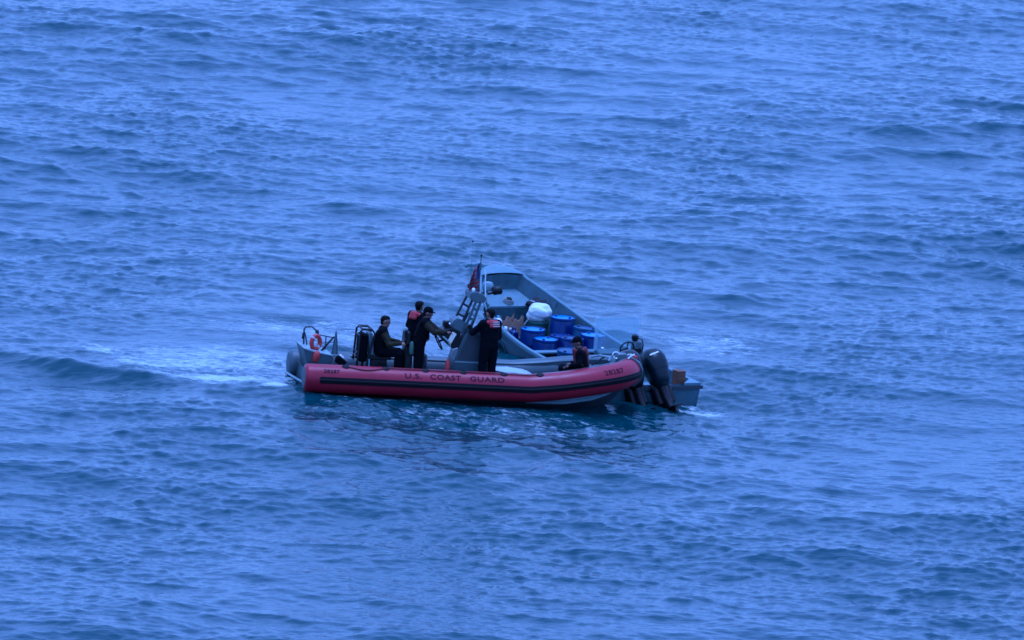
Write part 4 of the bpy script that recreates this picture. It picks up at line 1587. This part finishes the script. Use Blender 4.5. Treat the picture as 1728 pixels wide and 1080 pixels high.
# man standing with his back to us beside the console
J = standing(1.80, .02)
J.update(el_l=(.20, .33, 1.24), wr_l=(.38, .30, 1.34), hd_l=(1, -.1, .25), pn_l=(0, -.3, -1), curl_l=.7,
         el_r=(.06, -.27, 1.16), wr_r=(.22, -.16, 1.02), curl_r=.6, pn_r=(0, 1, 0))
person(RB @ at(.40, -.62, .20, 112), 'person in dark clothes standing with back turned, red life vest collar, beside the console', J, DARK, (1, .25, -.05),
       hair='hair', vest=vest_collar('vest_red', True), bulk=1.22)

# man in cap and camouflage sleeves reaching to the console
J = standing(1.70, .10)
J.update(el_l=(.28, .26, 1.24), wr_l=(.46, .16, 1.17), hd_l=(1, -.2, 0), pn_l=(0, -.5, -1), curl_l=.6,
         el_r=(.33, -.24, 1.20), wr_r=(.57, -.20, 1.22), hd_r=(1, .1, 0.02), pn_r=(0, 0, -1), curl_r=.45)
person(RB @ at(-1.09, -.22, .20, -14), 'person in black cap and olive camouflage sleeves reaching out to the console', J,
       dict(jacket='black_cloth', trousers='black_cloth', boots='boot', skin='skin_dark', hands='skin_dark', sleeves='camo'), (1, .0, -.12),
       cap='black_cloth', hair='hair', bulk=1.24)

# person behind him with the red life vest collar
J = standing(1.74, .02)
J.update(el_l=(.05, .29, 1.16), wr_l=(.24, .24, 1.06), curl_l=.5, pn_l=(0, -1, 0),
         el_r=(.02, -.28, 1.16), wr_r=(.16, -.22, .98), curl_r=.5, pn_r=(0, 1, 0))
person(RB @ at(-1.06, .42, .20, 35), 'bareheaded person with red life vest shoulders standing behind the capped one', J, DARK, (1, .2, 0),
       hair='hair', vest=vest_collar('vest_red', False), bulk=1.16)

# seated crewman facing forward
z_ = .57
J = {'pelvis': (0, 0, z_ + .10), 'waist': (-.02, 0, z_ + .24), 'chest': (.02, 0, z_ + .45), 'neck': (.04, 0, z_ + .61), 'head': (.075, 0, z_ + .745),
     'sh_l': (.03, .19, z_ + .55), 'sh_r': (.03, -.19, z_ + .55), 'hip_l': (.02, .10, z_ + .09), 'hip_r': (.02, -.10, z_ + .09),
     'kn_l': (.42, .15, z_ + .08), 'kn_r': (.42, -.15, z_ + .08), 'an_l': (.40, .15, .13), 'an_r': (.40, -.15, .13),
     'el_l': (.18, .26, z_ + .31), 'wr_l': (.40, .16, z_ + .30), 'el_r': (.17, -.27, z_ + .29), 'wr_r': (.41, -.17, z_ + .30),
     'hd_l': (1, -.2, .1), 'hd_r': (1, .2, .1), 'pn_l': (0, -.6, -.6), 'pn_r': (0, .6, -.6), 'curl_l': .8, 'curl_r': .8}
person(RB @ at(-1.92, -.06, .20, -8), 'bareheaded crew member seated facing forward in olive sleeves and black vest', J,
       dict(jacket='black_cloth', trousers='black_cloth', boots='boot', skin='skin', hands='skin', sleeves='camo'), (1, -.12, -.06), hair='hair', bulk=1.18)

# person sitting at the bow, facing aft
z_ = .33
J = {'pelvis': (0, 0, z_ + .10), 'waist': (0, 0, z_ + .23), 'chest': (.05, 0, z_ + .42), 'neck': (.09, 0, z_ + .57), 'head': (.15, 0, z_ + .69),
     'sh_l': (.07, .185, z_ + .51), 'sh_r': (.07, -.185, z_ + .51), 'hip_l': (.02, .10, z_ + .09), 'hip_r': (.02, -.10, z_ + .09),
     'kn_l': (.44, .13, z_ + .10), 'kn_r': (.44, -.13, z_ + .10), 'an_l': (.46, .13, .085), 'an_r': (.46, -.13, .085),
     'el_l': (.06, .27, z_ + .27), 'wr_l': (.26, .20, z_ + .21), 'el_r': (.06, -.26, z_ + .27), 'wr_r': (.24, -.20, z_ + .21),
     'pn_l': (0, 0, -1), 'pn_r': (0, 0, -1), 'curl_l': .4, 'curl_r': .4}
person(RB @ at(2.56, -.42, .275, 168), 'person in maroon life vest and dark cap sitting at the bow looking aft', J,
       dict(jacket='navy_cloth', trousers='black_cloth', boots='boot', skin='skin_dark', hands='skin_dark', sleeves='navy_cloth'), (1, .30, -.25),
       hair='hair', cap='black_cloth', vest=vest_collar('vest_dark', False, True), bulk=1.08)
